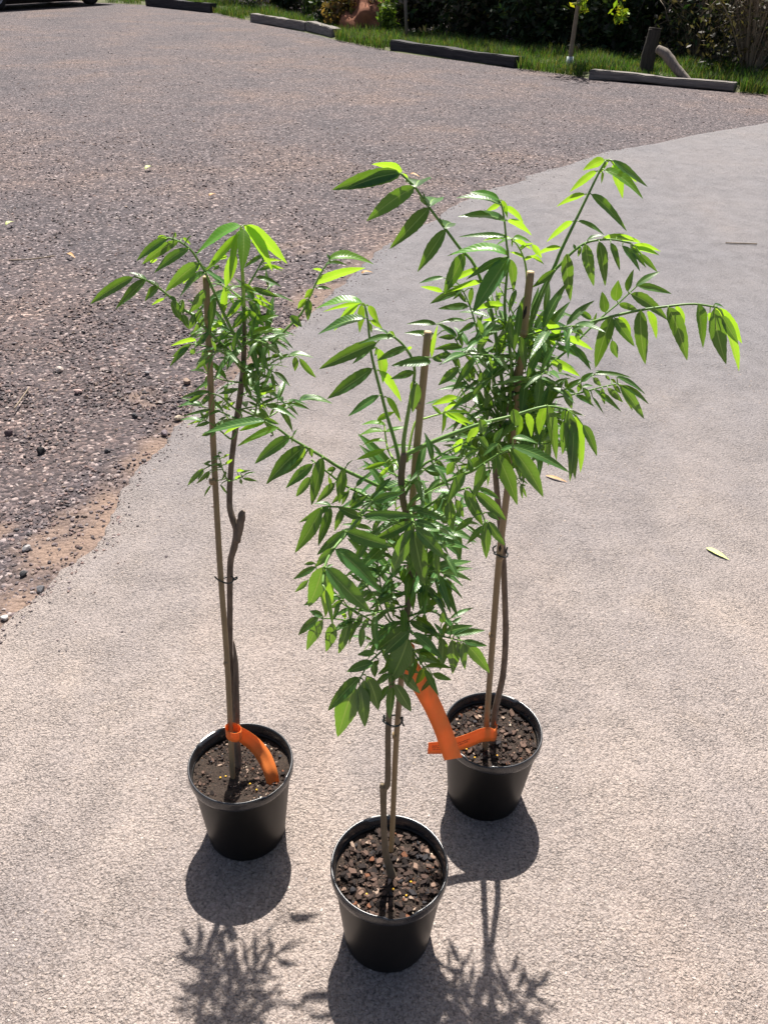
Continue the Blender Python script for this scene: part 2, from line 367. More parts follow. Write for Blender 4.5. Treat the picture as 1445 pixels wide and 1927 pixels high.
for y in yy:
    z = gzf(y)
    for x in xs:
        near = 1 if y < 12 else .3
        Vg.append((x, y, z-.016+near*.006*vnoise(x, y, 3.1, 2)+near*.002*vnoise(x, y, 17, 4)))
        tint.append(dirt_at(x, y) if y < 9 and -4 < x < 3 else 0)
nx = len(xs); G = [(i*nx+k, i*nx+k+1, (i+1)*nx+k+1, (i+1)*nx+k) for i in range(len(yy)-1) for k in range(nx-1)]
me = pymesh('gravel_ground', Vg, G, True); col_attr(me, np.array(tint)[:, None].repeat(3, 1))
link('gravel_ground', me, M['gravel'], kind='structure')

# loose stones: real, joined as one mass (nobody could count them)
PH = (1+5**.5)/2
ICO = np.array([(-1,PH,0),(1,PH,0),(-1,-PH,0),(1,-PH,0),(0,-1,PH),(0,1,PH),(0,-1,-PH),(0,1,-PH),(PH,0,-1),(PH,0,1),(-PH,0,-1),(-PH,0,1)])/math.sqrt(1+PH*PH)
ICF = np.array([(0,11,5),(0,5,1),(0,1,7),(0,7,10),(0,10,11),(1,5,9),(5,11,4),(11,10,2),(10,7,6),(7,1,8),(3,9,4),(3,4,2),(3,2,6),(3,6,8),(3,8,9),(4,9,5),(2,4,11),(6,2,10),(8,6,7),(9,8,1)])
OCT = np.array([(1,0,0),(-1,0,0),(0,1,0),(0,-1,0),(0,0,1),(0,0,-1)], float)
OCF = np.array([(0,2,4),(2,1,4),(1,3,4),(3,0,4),(2,0,5),(1,2,5),(3,1,5),(0,3,5)])
def stones(P, R, flat=(.45, .8), ico=True, jit=.28):
    base, F3 = (ICO, ICF) if ico else (OCT, OCF)
    n = len(P); nv = len(base)
    V = base[None].repeat(n, 0)*(1+nrs.uniform(-jit, jit, (n, nv, 1)))
    V[:, :, 0] *= nrs.uniform(.75, 1.35, (n, 1)); V[:, :, 2] *= nrs.uniform(*flat, (n, 1))
    ti = nrs.uniform(-.5, .5, n); ca, sa = np.cos(ti)[:, None], np.sin(ti)[:, None]
    y_, z_ = V[:, :, 1].copy(), V[:, :, 2].copy(); V[:, :, 1] = ca*y_-sa*z_; V[:, :, 2] = sa*y_+ca*z_
    a = nrs.uniform(0, 6.28, n); ca, sa = np.cos(a)[:, None], np.sin(a)[:, None]
    x_, y_ = V[:, :, 0].copy(), V[:, :, 1].copy(); V[:, :, 0] = ca*x_-sa*y_; V[:, :, 1] = sa*x_+ca*y_
    V = V*R[:, None, None]+P[:, None, :]
    T = F3[None]+(np.arange(n)*nv)[:, None, None]
    return V.reshape(-1, 3), T.reshape(-1, 3), nv
def stone_cols(n):
    pal = np.array([(.06,.055,.06),(.12,.105,.11),(.17,.145,.15),(.2,.165,.165),(.26,.2,.185),(.3,.22,.2),(.22,.2,.21),(.42,.38,.36),(.34,.27,.22),(.55,.5,.46)])
    w = np.array([.09,.13,.17,.17,.13,.09,.1,.06,.04,.02]); w /= w.sum()
    return pal[nrs.choice(len(pal), n, p=w)]*np.array([.66, .615, .62])*nrs.uniform(.75, 1.2, (n, 1))
def scatter(n, ymin, ymax, rlo, rhi, power, xl=1.15, dmin=.02):
    out = []
    while len(out) < n:
        y = ymin+(ymax-ymin)*nrs.rand()**power
        half = y*.52+.25
        x = nrs.uniform(-half*xl, min(half, np.interp(y, ey, ex)))
        d = np.interp(y, ey, ex)-x
        if d < dmin: continue
        if nrs.rand() < .72*dirt_at(x, y): continue
        out.append((x, y, d))
    P = np.array(out); R = rlo+(rhi-rlo)*nrs.rand(n)**3.2
    P[:, 2] = gz(P[:, 1])-.016+R*.25
    return P, R
VS, TS, CS, off = [], [], [], 0
for args, ico in (((17000, 1.35, 4.2, .0016, .0085, 1.0), True), ((17000, 3.0, 8.5, .0028, .012, 1.15), False), ((12000, 7, 22, .005, .013, 1.2), False)):
    P, R = scatter(*args); v, t, nv = stones(P, R, ico=ico)
    VS.append(v); TS.append(t+off); off += len(v); CS.append(stone_cols(len(P)).repeat(nv, 0))
# a few strays that rolled onto the asphalt
P = []
while len(P) < 1500:
    y = 1.3+7*nrs.rand()**1.4; x = np.interp(y, ey, ex)+abs(nrs.normal(0, (.02+.006*y) if nrs.rand() < .75 else (.08+.05*y))); P.append((x, y, gzf(y)+.001))
P = np.array(P); R = .0014+.0042*nrs.rand(len(P))**3; v, t, nv = stones(P, R)
VS.append(v); TS.append(t+off); off += len(v); CS.append((stone_cols(len(P))*1.15).repeat(nv, 0))
me = npmesh('gravel', np.vstack(VS), np.vstack(TS)); col_attr(me, np.vstack(CS)); link('gravel', me, M['stone'], kind='stuff')

# chips standing proud of the seal, near the camera
n = 26000; P = np.empty((n, 3)); P[:, 1] = .35+3.4*nrs.rand(n)**1.25; P[:, 0] = nrs.uniform(-1, 1, n)*(P[:, 1]*.5+.3)
keep = P[:, 0] > np.interp(P[:, 1], ey, ex)+.01
cl = np.array([vnoise(a, b, 3.3, 14)+.6*vnoise(a, b, 9, 17) for a, b in P[:, :2]])
keep &= nrs.rand(n) < np.clip(.55+1.1*cl, .12, 1); P = P[keep]; n = len(P)
R = .0012+.0022*nrs.rand(n)**2.2; P[:, 2] = gz(P[:, 1])+R*.02
v, t, nv = stones(P, R, (.35, .6), True)
pal = np.array([(.27,.225,.2),(.33,.27,.235),(.2,.17,.155),(.38,.32,.28),(.26,.23,.22),(.48,.42,.38)])
cc = pal[nrs.choice(6, n, p=[.27,.25,.2,.14,.11,.03])]*nrs.uniform(.85, 1.15, (n, 1))
me = npmesh('surface_chippings', v, t); col_attr(me, cc.repeat(nv, 0)); link('surface_chippings', me, M['stone'], kind='stuff')

# bigger single stones one can point at
def stone(px, py, size, col, label, flat=.7, seed=0):
    p = gpt(px, py); r = random.Random(seed*31+int(px))
    bm = bmesh.new(); bmesh.ops.create_icosphere(bm, subdivisions=2, radius=1)
    ax = [Vector((r.gauss(0, 1), r.gauss(0, 1), r.gauss(0, 1))).normalized() for _ in range(9)]
    for v in bm.verts:
        for a in ax:
            d = v.co.dot(a)
            if d > .62: v.co -= a*(d-.62)*.9
    dist = (p-CAM).length; s = size*dist/F/2*1.12
    for v in bm.verts: v.co = Vector((v.co.x*s, v.co.y*s*.85, v.co.z*s*flat))
    me = bpy.data.meshes.new('stone'); bm.to_mesh(me); bm.free(); col_attr(me, np.tile(np.array(col), (len(me.vertices), 1)))
    o = link('stone', me, M['stone'], loc=p+Vector((0, 0, s*flat*.45-.012))); o.rotation_euler = (r.uniform(-.3, .3), r.uniform(-.3, .3), r.uniform(0, 6))
    tag(o, label, 'stone', 'larger stones lying in the gravel')
stone(77, 846, 16, (.015, .014, .016), 'small blocky jet black stone standing alone on pale gravel', .9, 1)
stone(352, 716, 17, (.24, .17, .13), 'rounded brown stone beside the bamboo stake of the tall bare-stemmed sapling', .8, 2)
stone(336, 782, 17, (.5, .42, .32), 'tan flat stone where gravel meets asphalt beside the tall sapling', .55, 3)
stone(112, 694, 16, (.55, .47, .42), 'pale cream angular stone highest up among the larger gravel stones', .7, 4)
stone(146, 734, 17, (.36, .25, .23), 'pinkish flat stone below the cream stone in the gravel', .6, 5)
stone(76, 1104, 18, (.1, .1, .11), 'dark grey angular stone at the tip of the gravel beside asphalt', .7, 6)
stone(43, 1076, 14, (.06, .06, .065), 'charcoal stone in the cluster of dark stones near the asphalt', .8, 7)
stone(7, 1158, 15, (.45, .44, .43), 'white topped stone closest to the camera at the gravel edge', .7, 8)
stone(48, 1028, 18, (.3, .29, .29), 'long light grey stone lying flat on the brown dirt patch', .5, 9)
stone(16, 812, 15, (.1, .07, .075), 'dark maroon stone near the black blocky stone', .8, 10)
stone(201, 844, 13, (.06, .055, .06), 'dark oval stone at the end of the row beside dirt', .7, 11)
stone(310, 812, 15, (.2, .16, .175), 'mauve rounded stone at the asphalt edge below the tan stone', .75, 12)
stone(277, 698, 12, (.18, .17, .18), 'smooth grey pebble left of the rounded brown stone', .6, 13)
stone(254, 779, 12, (.05, .05, .055), 'black shiny pebble above the row of small dark stones', .7, 14)

# ------------------------------------------------------------------ pots
POT = {'L': Vector((-.262, 1.09, 0)), 'F': Vector((.024, .878, 0)), 'R': Vector((.228, 1.198, 0))}
SOILZ = .168
def make_pot(root, tilt, slot):
    pf = [(.02, .004), (.070, .004), (.0755, .001), (.077, .004), (.0785, .02), (.0935, .168), (.0945, .175), (.0945, .1755), (.0925, .1765), (.0915, .17), (.0768, .02), (.07, .008), (.02, .008)]
    V, Fc = lathe(pf, 72); me = pymesh('pot', V, Fc, True); p = link('pot', me, M['pot'], root)
    ns = 96; prof = [(.0925, .170), (.0948, .1715), (.0965, .1735), (.0992, .1765), (.1001, .181), (.1001, .192), (.0994, .1962), (.0978, .198), (.0962, .1972), (.0945, .193), (.0932, .18), (.0925, .170)]
    V, Fc = [], []
    for i, (r, z) in enumerate(prof):
        for k in range(ns):
            a = 2*math.pi*k/ns; rr, zz = r, z
            for s in (slot, slot+math.pi):
                d = abs((a-s+math.pi) % (2*math.pi)-math.pi)
                if d < .24 and z > .19 and r < .0985: zz = z-.0065
            V.append((rr*math.cos(a), rr*math.sin(a), zz))
    for i in range(len(prof)-1):
        for k in range(ns): k2 = (k+1) % ns; Fc.append((i*ns+k, i*ns+k2, (i+1)*ns+k2, (i+1)*ns+k))
    rm = link('rim', pymesh('rim', V, Fc, True), M['rim'], p)
    # potting mix
    bm = bmesh.new(); bmesh.ops.create_circle(bm, cap_ends=False, segments=48, radius=.0915)
    nr = 22; V, Fc = [(0, 0, SOILZ)], []
    for i in range(1, nr+1):
        for k in range(48):
            a = 2*math.pi*k/48; r = .0918*i/nr; x, y = r*math.cos(a), r*math.sin(a)
            V.append((x, y, SOILZ+.004*vnoise(x, y, 25, slot)+.0035*vnoise(x, y, 90, slot+3)+.002*vnoise(x, y, 220, slot+5)))
    bm.free()
    Fc += [(0, 1+k, 1+(k+1) % 48) for k in range(48)]
    for i in range(nr-1):
        for k in range(48): a = 1+i*48; Fc.append((a+k, a+48+k, a+48+(k+1) % 48, a+(k+1) % 48))
    s = link('potting_mix', pymesh('potting_mix', V, Fc, True), M['soil'], root)
    p.rotation_euler = tilt; s.rotation_euler = tilt
    return p, s
CHIPM = []
def chip_mesh(r):
    bm = bmesh.new(); n = r.choice((4, 5, 5, 6)); L_ = r.uniform(.9, 1.5); w = r.uniform(.5, .9); th = r.uniform(.14, .32)
    ring = []
    for k in range(n):
        a = 2*math.pi*k/n+r.uniform(-.3, .3); ring.append((math.cos(a)*L_*r.uniform(.8, 1.1), math.sin(a)*w*r.uniform(.8, 1.1)))
    b0 = [bm.verts.new((x, y, -th+r.uniform(-.06, .06))) for x, y in ring]; b1 = [bm.verts.new((x*.86, y*.84, th+r.uniform(-.1, .1)+.12*x)) for x, y in ring]
    bm.faces.new(b1); bm.faces.new(b0[::-1])
    for k in range(n): bm.faces.new((b0[k], b0[(k+1) % n], b1[(k+1) % n], b1[k]))
    me = bpy.data.meshes.new('bark_chip'); bm.to_mesh(me); bm.free(); return me
CCOL = [(.014,.009,.008),(.028,.018,.015),(.045,.028,.022),(.07,.043,.033),(.115,.072,.055),(.21,.14,.105),(.028,.026,.029),(.15,.062,.032),(.32,.235,.18)]
cr = random.Random(3)
for c in CCOL:
    for q in range(3):
        me = chip_mesh(cr); col_attr(me, np.tile(np.array(c), (len(me.vertices), 1))); me.materials.append(M['chip']); CHIPM.append(me)
WCH = [.25,.23,.18,.13,.07,.035,.06,.03,.015]
def fill_chips(soil, n, s0, s1, seed, stems, nfine):
    r = random.Random(seed)
    for i in range(n):
        while True:
            a = r.uniform(0, 6.283); q = .086*math.sqrt(r.random()); x, y = q*math.cos(a), q*math.sin(a)
            if all((x-sx)**2+(y-sy)**2 > .009**2 for sx, sy in stems): break
        ci = r.choices(range(len(CCOL)), WCH)[0]
        o = link('bark_chip', CHIPM[ci*3+r.randrange(3)], parent=soil)
        s = r.uniform(s0, s1); o.scale = (s*1.2, s*1.2, s*.75)
        o.location = (x, y, SOILZ+s*.25+.002+r.uniform(0, .003)); o.rotation_euler = (r.gauss(0, .24), r.gauss(0, .24), r.uniform(0, 6.28))
    # fines between the chips, one mass
    P = np.empty((nfine, 3)); a = nrs.uniform(0, 6.283, nfine); q = .089*np.sqrt(nrs.rand(nfine)); P[:, 0] = q*np.cos(a); P[:, 1] = q*np.sin(a)
    R = .0009+.0024*nrs.rand(nfine)**2; P[:, 2] = SOILZ+R*.4+.001
    v, t, nv = stones(P, R, (.3, .7), False, .35)
    pal = np.array(CCOL+[(.5,.42,.33)]); w = np.array(WCH+[.015]); w /= w.sum()
    me = npmesh('mulch_fines', v, t); col_attr(me, pal[nrs.choice(len(pal), nfine, p=w)].repeat(nv, 0)); link('mulch_fines', me, M['chip'], soil, kind='stuff')
    for i in range(4):
        a = r.uniform(3.6, 6.2); q = r.uniform(.03, .075)
        bm = bmesh.new(); bmesh.ops.create_icosphere(bm, subdivisions=1, radius=.0021)
        bmobj('fertiliser_bead', bm, M['perlite'], soil, (q*math.cos(a), q*math.sin(a), SOILZ+.005), True)

# ------------------------------------------------------------------ leaves and shoots, traced from the photograph
CROP = {'A': (600,280,3.6125), 'B': (1000,280,3.4405), 'C': (760,500,4.8167), 'D': (960,560,4.8167), 'E': (560,540,4.8167), 'f': (780,740,4.0139),
        'G': (380,760,3.6125), 'H': (540,920,4.0139), 'I': (550,1080,3.8026), 'J': (160,400,4.8167), 'K': (400,400,4.5156), 'L': (320,640,4.5156), '0': (0,0,1.)}
def im(c, x, y):
    a, b, s = CROP[c]; return (a+x/s, b+y/s)
def leaf_data(B, T, nrm, w, arch, fold, seg=14, curl=.0, pet=None, serr=.032):
    """blade from base B to tip T as one sheet; nrm is the upper-side normal; w half width; returns verts, faces, uvs (relative to B)"""
    ch = T-B; L_ = ch.length; t0 = ch.normalized()
    n = (nrm-t0*nrm.dot(t0)).normalized()
    zp = Vector((0, 0, 1)); zp = zp-t0*zp.z
    ctrl = ch*.42+(n*.6+zp*.7)*arch*L_
    ctrl = ctrl+t0.cross(n)*rng.uniform(-.07, .07)*L_
    V, Fc, UV = [], [], []
    us = (-1, -.5, 0, .5, 1)
    ph = rng.uniform(0, 6)
    for i in range(seg+1):
        t = i/seg; P = ctrl*(2*t*(1-t))+ch*t*t
        tg = (ctrl*(2-4*t)+ch*2*t).normalized()
        s = tg.cross(n).normalized(); nn = s.cross(tg)
        hw = w*max(.02, (math.sin(math.pi*min(1, t**.8))**.78))*(1-.25*max(0, t-.6))*(1+.0*t)
        hw *= 1+.06*math.sin(ph+t*7)
        for u in us:
            e = hw*(1+(serr*(1 if i % 2 else -1) if abs(u) == 1 and 0 < i < seg else 0))
            h = fold*abs(u)*hw-.25*fold*hw*u*u+.05*hw*math.sin(ph+t*13+u*2)*abs(u)
            V.append(P+s*(u*e*math.cos(fold*.5))+nn*h); UV.append((u, t))
    for i in range(seg):
        for k in range(4):
            a = i*5+k; Fc.append((a, a+1, a+6, a+5))
    if pet is not None and pet.length > .0006:
        V, Fc2 = tube_data([-pet*1.0, -pet*.45+Vector((0, 0, .12*pet.length)), ctrl*.04], [.0011, .0009, .0007], 5, False, 0, V, [])
        Fc += Fc2; UV += [(0, 0)]*(len(V)-len(UV))
    return V, Fc, UV
def leaf_obj(parent, org, B, T, nrm, w, arch, fold, m, pet=None, seg=14):
    V, Fc, UV = leaf_data(B, T, nrm, w, arch, fold, seg, pet=pet)
    me = pymesh('leaf', V, Fc, True)
    uv = me.uv_layers.new(name='leaf')
    li = np.empty(len(me.loops), np.int32); me.loops.foreach_get('vertex_index', li)
    uv.data.foreach_set('uv', np.array(UV, np.float32)[li].ravel())
    return link('leaf', me, m, parent, B-org)
LEAN = [0.]
def lean(y): return LEAN[0]*max(0, min(1.12, (1470-y)/560))
def add_shoot(root, Y0, pts, dep, rad, leaves, young=False, wmul=1.):
    """pts: image points root->tip; dep: depth offsets at root and tip; leaves: (crop,bx,by,tx,ty,w,flag[,dt])"""
    org = root.location; n = len(pts)
    cum = [0]
    for i in range(1, n): cum.append(cum[-1]+math.dist(pts[i], pts[i-1]))
    ff = [c/cum[-1] for c in cum]
    dd = [dep[0]+(dep[1]-dep[0])*f for f in ff]
    dd = [d+lean(p[1]) for d, p in zip(dd, pts)]
    P = [atY(p[0], p[1], Y0+d) for p, d in zip(pts, dd)]
    R = [rad[0]+(rad[1]-rad[0])*f for f in ff]
    Pc, Rc = catmull(P, R, 4)
    sh = tube('shoot', Pc, Rc, M['young_shoot'] if young else M['shoot'], root, org, 7)
    segs = list(zip(pts, pts[1:], dd, dd[1:]))
    for lf in leaves:
        c, bx, by, tx, ty, w, fl = lf[:7]; dt = lf[7] if len(lf) > 7 else None
        b = im(c, bx, by); t = im(c, tx, ty)
        best = None
        for (p, q, d0, d1) in segs:
            vx, vy = q[0]-p[0], q[1]-p[1]; k = max(0, min(1, ((b[0]-p[0])*vx+(b[1]-p[1])*vy)/(vx*vx+vy*vy+1e-9)))
            sx, sy = p[0]+vx*k, p[1]+vy*k; ds = math.hypot(b[0]-sx, b[1]-sy)
            if best is None or ds < best[0]: best = (ds, sx, sy, d0+(d1-d0)*k)
        Yb = Y0+best[3]
        back = 'u' in fl
        B = atY(b[0], b[1], Yb+(.012 if back else -.006))
        S = atY(best[1], best[2], Yb)
        L_ = (atY(t[0], t[1], Yb)-B).length
        if dt is None: dt = (rng.uniform(.05, .35) if back else rng.uniform(-.32, .12))*L_
        T = atY(t[0], t[1], Yb+dt)
        tg = (T-B).normalized(); vw = (CAM-(B+T)*.5).normalized(); vp = (vw-tg*vw.dot(tg)).normalized()
        q = tg.cross(vp)
        if q.z < 0 or (abs(q.z) < .15 and rng.random() < .5): q = -q
        phi = {'f': rng.uniform(-5, 28), 'g': rng.uniform(30, 48), 'e': rng.uniform(50, 66), 'u': rng.uniform(125, 160)}[fl[0]]
        phi = math.radians(phi); nr_ = vp*math.cos(phi)+q*math.sin(phi)
        Lr = (T-B).length; ap = abs(math.cos(phi)); hw = .47*w*Lr*wmul
        if fl[0] == 'e': hw = min(.5*w*Lr/max(ap, .45), .17*Lr)
        if fl[0] == 'u': hw = min(.5*w*Lr/max(ap, .6), .2*Lr)
        vert = abs(tg.z)
        arch = {'f': .06, 'g': .09, 'e': .15, 'u': .1}[fl[0]]*(1.1-.6*vert)
        mm = M['young'] if ('u' in fl or 'y' in fl or young) else M['leaf']  # leaves seen from behind take the brighter copy, backlight painted in
        pet = B-S
        leaf_obj(sh, org, B, T, nr_, hw, arch, rng.uniform(.28, .5), mm, pet)
    return sh
def pairs(root, Y0, pts, dep, rad, n, ln, seed, young=False, start=.2):
    """a small side shoot with opposite leaves in space, for the crowded inside of a crown"""
    org = root.location; r = random.Random(seed); N = len(pts)
    P = [atY(p[0], p[1], Y0+lean(p[1])+dep[0]+(dep[1]-dep[0])*i/(N-1)) for i, p in enumerate(pts)]
    Pc, Rc = catmull(P, [rad[0]+(rad[1]-rad[0])*i/(N-1) for i in range(N)], 4)
    sh = tube('shoot', Pc, Rc, M['shoot'], root, org, 6)
    for i in range(n):
        f = start+(1-start)*i/max(1, n-1); k = min(len(Pc)-2, int(f*(len(Pc)-1))); p = Pc[k]; d = (Pc[k+1]-Pc[k]).normalized()
        side = d.cross(Vector((0, 0, 1)))
        if side.length < .2: side = Vector((1, 0, 0))
        side.normalize(); side = Matrix.Rotation((i % 2)*1.2+r.uniform(-.4, .4), 3, d) @ side
        for s in (1, -1):
            l = ln*r.uniform(.75, 1.15)*(.75+.5*math.sin(math.pi*min(1, .15+.8*f)))
            dr = (side*s+d*r.uniform(.25, .6)+Vector((0, 0, -r.uniform(.15, .6)))).normalized()
            B = p+dr*.004; T = B+dr*l
            leaf_obj(sh, org, B, T, Vector((r.uniform(-.3, .3), -.25+r.uniform(-.3, .3), 1)), l*r.uniform(.088, .115), .12, .4, M['young'] if young else M['leaf'], B-p, 10)
    d = (Pc[-1]-Pc[-2]).normalized(); l = ln*.9
    leaf_obj(sh, org, Pc[-1], Pc[-1]+(d+Vector((0, 0, -.3))).normalized()*l, Vector((0, -.2, 1)), l*.13, .1, .4, M['young'] if young else M['leaf'], None, 10)
    return sh
def c(code, *xy): return [im(code, xy[i], xy[i+1]) for i in range(0, len(xy), 2)]
def lv(code, s):
    out = []
    for it in s.split(';'):
        it = it.split()
        if len(it) < 6: continue
        out.append((code, float(it[0]), float(it[1]), float(it[2]), float(it[3]), float(it[4]), it[5])+((float(it[6]),) if len(it) > 6 else ()))
    return out
def stem(name, root, Y0, pts, dys, rads, m, jit=.05, ns=10, n=5):
    P = [atY(x, y, Y0+lean(y)+(dys if not isinstance(dys, list) else dys[i])) for i, (x, y) in enumerate(pts)]
    Pc, Rc = catmull(P, rads, n)
    return tube(name, Pc, Rc, m, root, root.location, ns, jit)

G1 = 'potted saplings on the driveway'
# ---------- left sapling
rootL = empty('potted_sapling', POT['L'], 'potted sapling with long bare stem and small high crown, nearest the gravel', 'potted plant', G1)
potL, soilL = make_pot(rootL, (.0, 0, 0), 2.45)
YL = 1.085
LEAN[0] = .16
fill_chips(soilL, 70, .0022, .0042, 11, [(-.015, -.014), (-.006, .0)], 1500)
stem('trunk', rootL, YL+.01, [(452,1470),(449,1435),(445,1370),(439,1310),(434,1240),(433,1130),(434,1060),(441,1030),(446,1000),(438,975),(432,945),(436,870),(443,810),(452,745),(458,690),(460,640),(459,577),(457,533),(454,470),(453,432)],
     0, [.0085,.0068,.006,.006,.0052,.0054,.0058,.0066,.0068,.0058,.0052,.005,.0052,.0052,.0048,.0036,.003,.0026,.002,.0014], M['bark'])
stem('pruned_stub', rootL, YL+.006, [(447,1020),(452,990),(456,968),(458,961)], 0, [.006,.0068,.0064,.0035], M['bark'], .15)
stem('pruned_stub', rootL, YL+.006, [(446,1370),(445,1310),(444,1250),(440,1204)], 0, [.0062,.006,.0048,.0006], M['bark'], .05)
add_shoot(rootL, YL, c('K',265,800,262,600,250,400,240,130), (0, -.01), (.003,.0015),
  lv('J', '1410 120 1005 385 .2 ey;1390 200 1090 545 .2 g')+lv('K', '232 150 150 590 .15 fy -.05;262 140 250 510 .3 f -.05;270 110 510 500 .2 u;290 105 635 435 .22 uy;200 350 110 640 .33 f;110 640 85 900 .25 f;330 830 170 990 .28 f;250 740 110 900 .27 f;250 610 370 670 .35 f;300 830 440 970 .3 f;300 1120 480 1110 .25 f;290 1050 590 1000 .2 e;300 960 565 875 .25 g'), True)
add_shoot(rootL, YL, [(459,600)]+c('K',270,700,310,610,370,510,430,400), (0, .05), (.0022,.0012),
  lv('K','430 370 270 470 .25 g;330 250 400 265 .3 u;340 640 570 720 .25 f;370 550 585 630 .25 g;310 750 440 970 .28 f;330 745 500 830 .2 u;370 700 510 790 .2 u;430 400 360 290 .2 e;430 420 590 410 .15 u;440 460 610 480 .15 uy;400 490 510 470 .3 f;440 410 420 340 .15 u;440 440 600 500 .12 u'))
add_shoot(rootL, YL, [(457,660)]+c('J',1400,1200,1330,1060,1250,900,1180,740,1090,540,1030,440,960,340,860,265,760,230), (0, -.03), (.0028,.0014),
  lv('J','850 260 520 470 .22 f;740 240 470 440 .25 f;600 460 660 420 .3 u;945 330 630 548 .25 f;1040 460 730 718 .28 f;1040 470 890 650 .3 u;1090 550 855 780 .25 e;890 230 960 290 .3 u;960 215 920 270 .3 e;820 180 820 235 .3 f;660 235 750 225 .4 u;1290 400 1150 440 .35 u;1220 480 1160 520 .4 f;1180 770 1120 1100 .3 g;1250 1000 1130 1080 .3 u;1420 790 1275 970 .25 g;1440 900 1330 1050 .25 f;1310 1090 1150 1200 .25 f;1360 1190 1190 1270 .15 e'))
add_shoot(rootL, YL, [(458,690)]+c('J',1350,1300,1250,1200,1100,1060,1000,950,900,880,800,790,680,690,570,620,450,580), (0, -.05), (.0028,.0013),
  lv('J','440 590 50 830 .22 f;560 620 400 545 .3 e;555 605 280 875 .28 g;670 680 545 805 .45 g;670 670 580 610 .4 e;790 800 880 985 .45 f;890 790 890 930 .3 f;720 780 605 840 .22 u;830 800 760 750 .4 f;890 920 945 1060 .45 f;1000 920 950 1060 .3 f;1090 700 950 910 .3 f;1060 880 960 1050 .25 f;1080 960 985 1085 .25 f;1130 1080 995 1230 .25 f;1240 1190 1180 1270 .4 g'))
add_shoot(rootL, YL, [(458,700)]+c('J',1350,1340,1250,1270,1150,1230,1030,1200,960,1190), (0, -.03), (.002,.001),
  lv('J','1010 1155 780 1210 .18 u;960 1190 790 1310 .25 f;950 1210 770 1400 .22 f;1000 1230 960 1290 .5 f;1100 1240 1070 1350 .5 f;1050 1190 1100 1150 .4 f;1130 1330 1000 1430 .28 f'))
add_shoot(rootL, YL, [(458,680)]+c('K',300,1360,400,1260,500,1130,590,1030,690,930,760,850,820,730,870,620,930,500,990,420), (0, .08), (.003,.0012),
  lv('K','870 610 1300 470 .17 uy;990 400 1370 440 .17 ey;1000 400 970 345 .4 g;930 500 850 480 .4 u;890 640 1010 650 .3 g;850 650 780 730 .5 fy;800 740 725 820 .5 fy;820 740 810 920 .4 f;660 880 760 975 .5 f;660 890 730 980 .4 u;590 990 510 1020 .4 u;960 440 1150 450 .2 e'))
add_shoot(rootL, YL, [(459,720)]+c('K',330,1390,470,1300,570,1240,700,1215), (0, .09), (.002,.001),
  lv('K','650 1210 860 1235 .2 e;700 1225 700 1350 .45 f;740 1240 880 1405 .25 f;570 1250 650 1200 .4 f;500 1230 600 1200 .4 f;430 1270 530 1230 .35 f;300 1190 390 1190 .3 f;340 1080 460 1010 .25 f;300 1300 420 1300 .3 f'))
add_shoot(rootL, YL, [(452,770)]+c('L',720,640,820,660,930,600,1030,565,1100,520), (0, .11), (.002,.001),
  lv('L','910 600 900 540 .5 f;1100 510 1380 540 .2 e;1030 540 1190 590 .22 f;930 590 1010 530 .35 f;1000 560 1050 510 .4 f;850 640 890 570 .3 f;1100 520 1300 500 .18 e'))
add_shoot(rootL, YL, [(449,790)]+c('L',690,650,720,640,740,520,745,400,700,310), (-.005, -.02), (.0022,.001),
  lv('L','740 290 840 310 .3 f;840 310 930 390 .25 g;760 440 920 380 .28 f;750 470 905 430 .25 u;760 380 840 345 .3 f;760 490 890 500 .2 e;810 555 890 570 .2 e;740 560 660 520 .3 f;745 450 680 370 .3 f;690 480 640 380 .3 f;700 300 720 430 .3 f;780 540 930 480 .2 f;760 590 800 540 .3 u'))
add_shoot(rootL, YL, [(447,800)]+c('L',610,640,520,560,430,480,340,450), (-.008, -.03), (.002,.001),
  lv('L','575 420 410 460 .25 f;340 440 95 490 .18 f;290 455 130 560 .22 f;260 540 65 570 .18 e;340 480 270 550 .4 f;470 490 530 520 .35 f;350 590 100 650 .13 f;500 570 560 520 .3 u;440 560 520 600 .3 u;430 600 330 640 .25 f;450 520 400 560 .3 u'))
add_shoot(rootL, YL, [(445,812)]+c('L',520,840,430,770,350,710,290,680), (-.006, -.03), (.0018,.001),
  lv('L','270 690 90 680 .17 e;340 700 210 740 .25 f;330 640 250 660 .3 f;350 790 270 815 .4 f;300 670 250 600 .3 f;280 690 150 720 .15 u;400 730 350 830 .3 f;480 650 410 680 .25 f;530 660 440 640 .2 e'))
add_shoot(rootL, YL, [(434,905)]+c('L',490,1190,450,1100,430,1030,410,960), (-.006, -.03), (.0015,.0008),
  lv('L','290 1095 150 1240 .2 f;340 1110 225 1220 .2 f;285 1100 240 1190 .3 f;350 1030 285 1055 .25 f;440 960 410 950 .4 f;350 1235 290 1330 .18 f;340 1130 310 1190 .25 f;460 1000 510 970 .3 u;470 1060 540 1010 .25 u;440 1080 370 1040 .25 f;430 1230 490 1310 .2 f;360 1070 280 1050 .2 f;430 990 360 1000 .3 f;480 1120 440 1190 .25 f'))
add_shoot(rootL, YL, [(435,905)]+c('L',520,1195,570,1180,620,1160), (0, .02), (.0013,.0007),
  lv('L','600 1130 690 1105 .2 f;630 1150 730 1120 .2 f;620 1175 750 1200 .22 f;600 1180 610 1225 .4 f;570 1120 640 1110 .25 u;560 1190 600 1150 .3 u'))
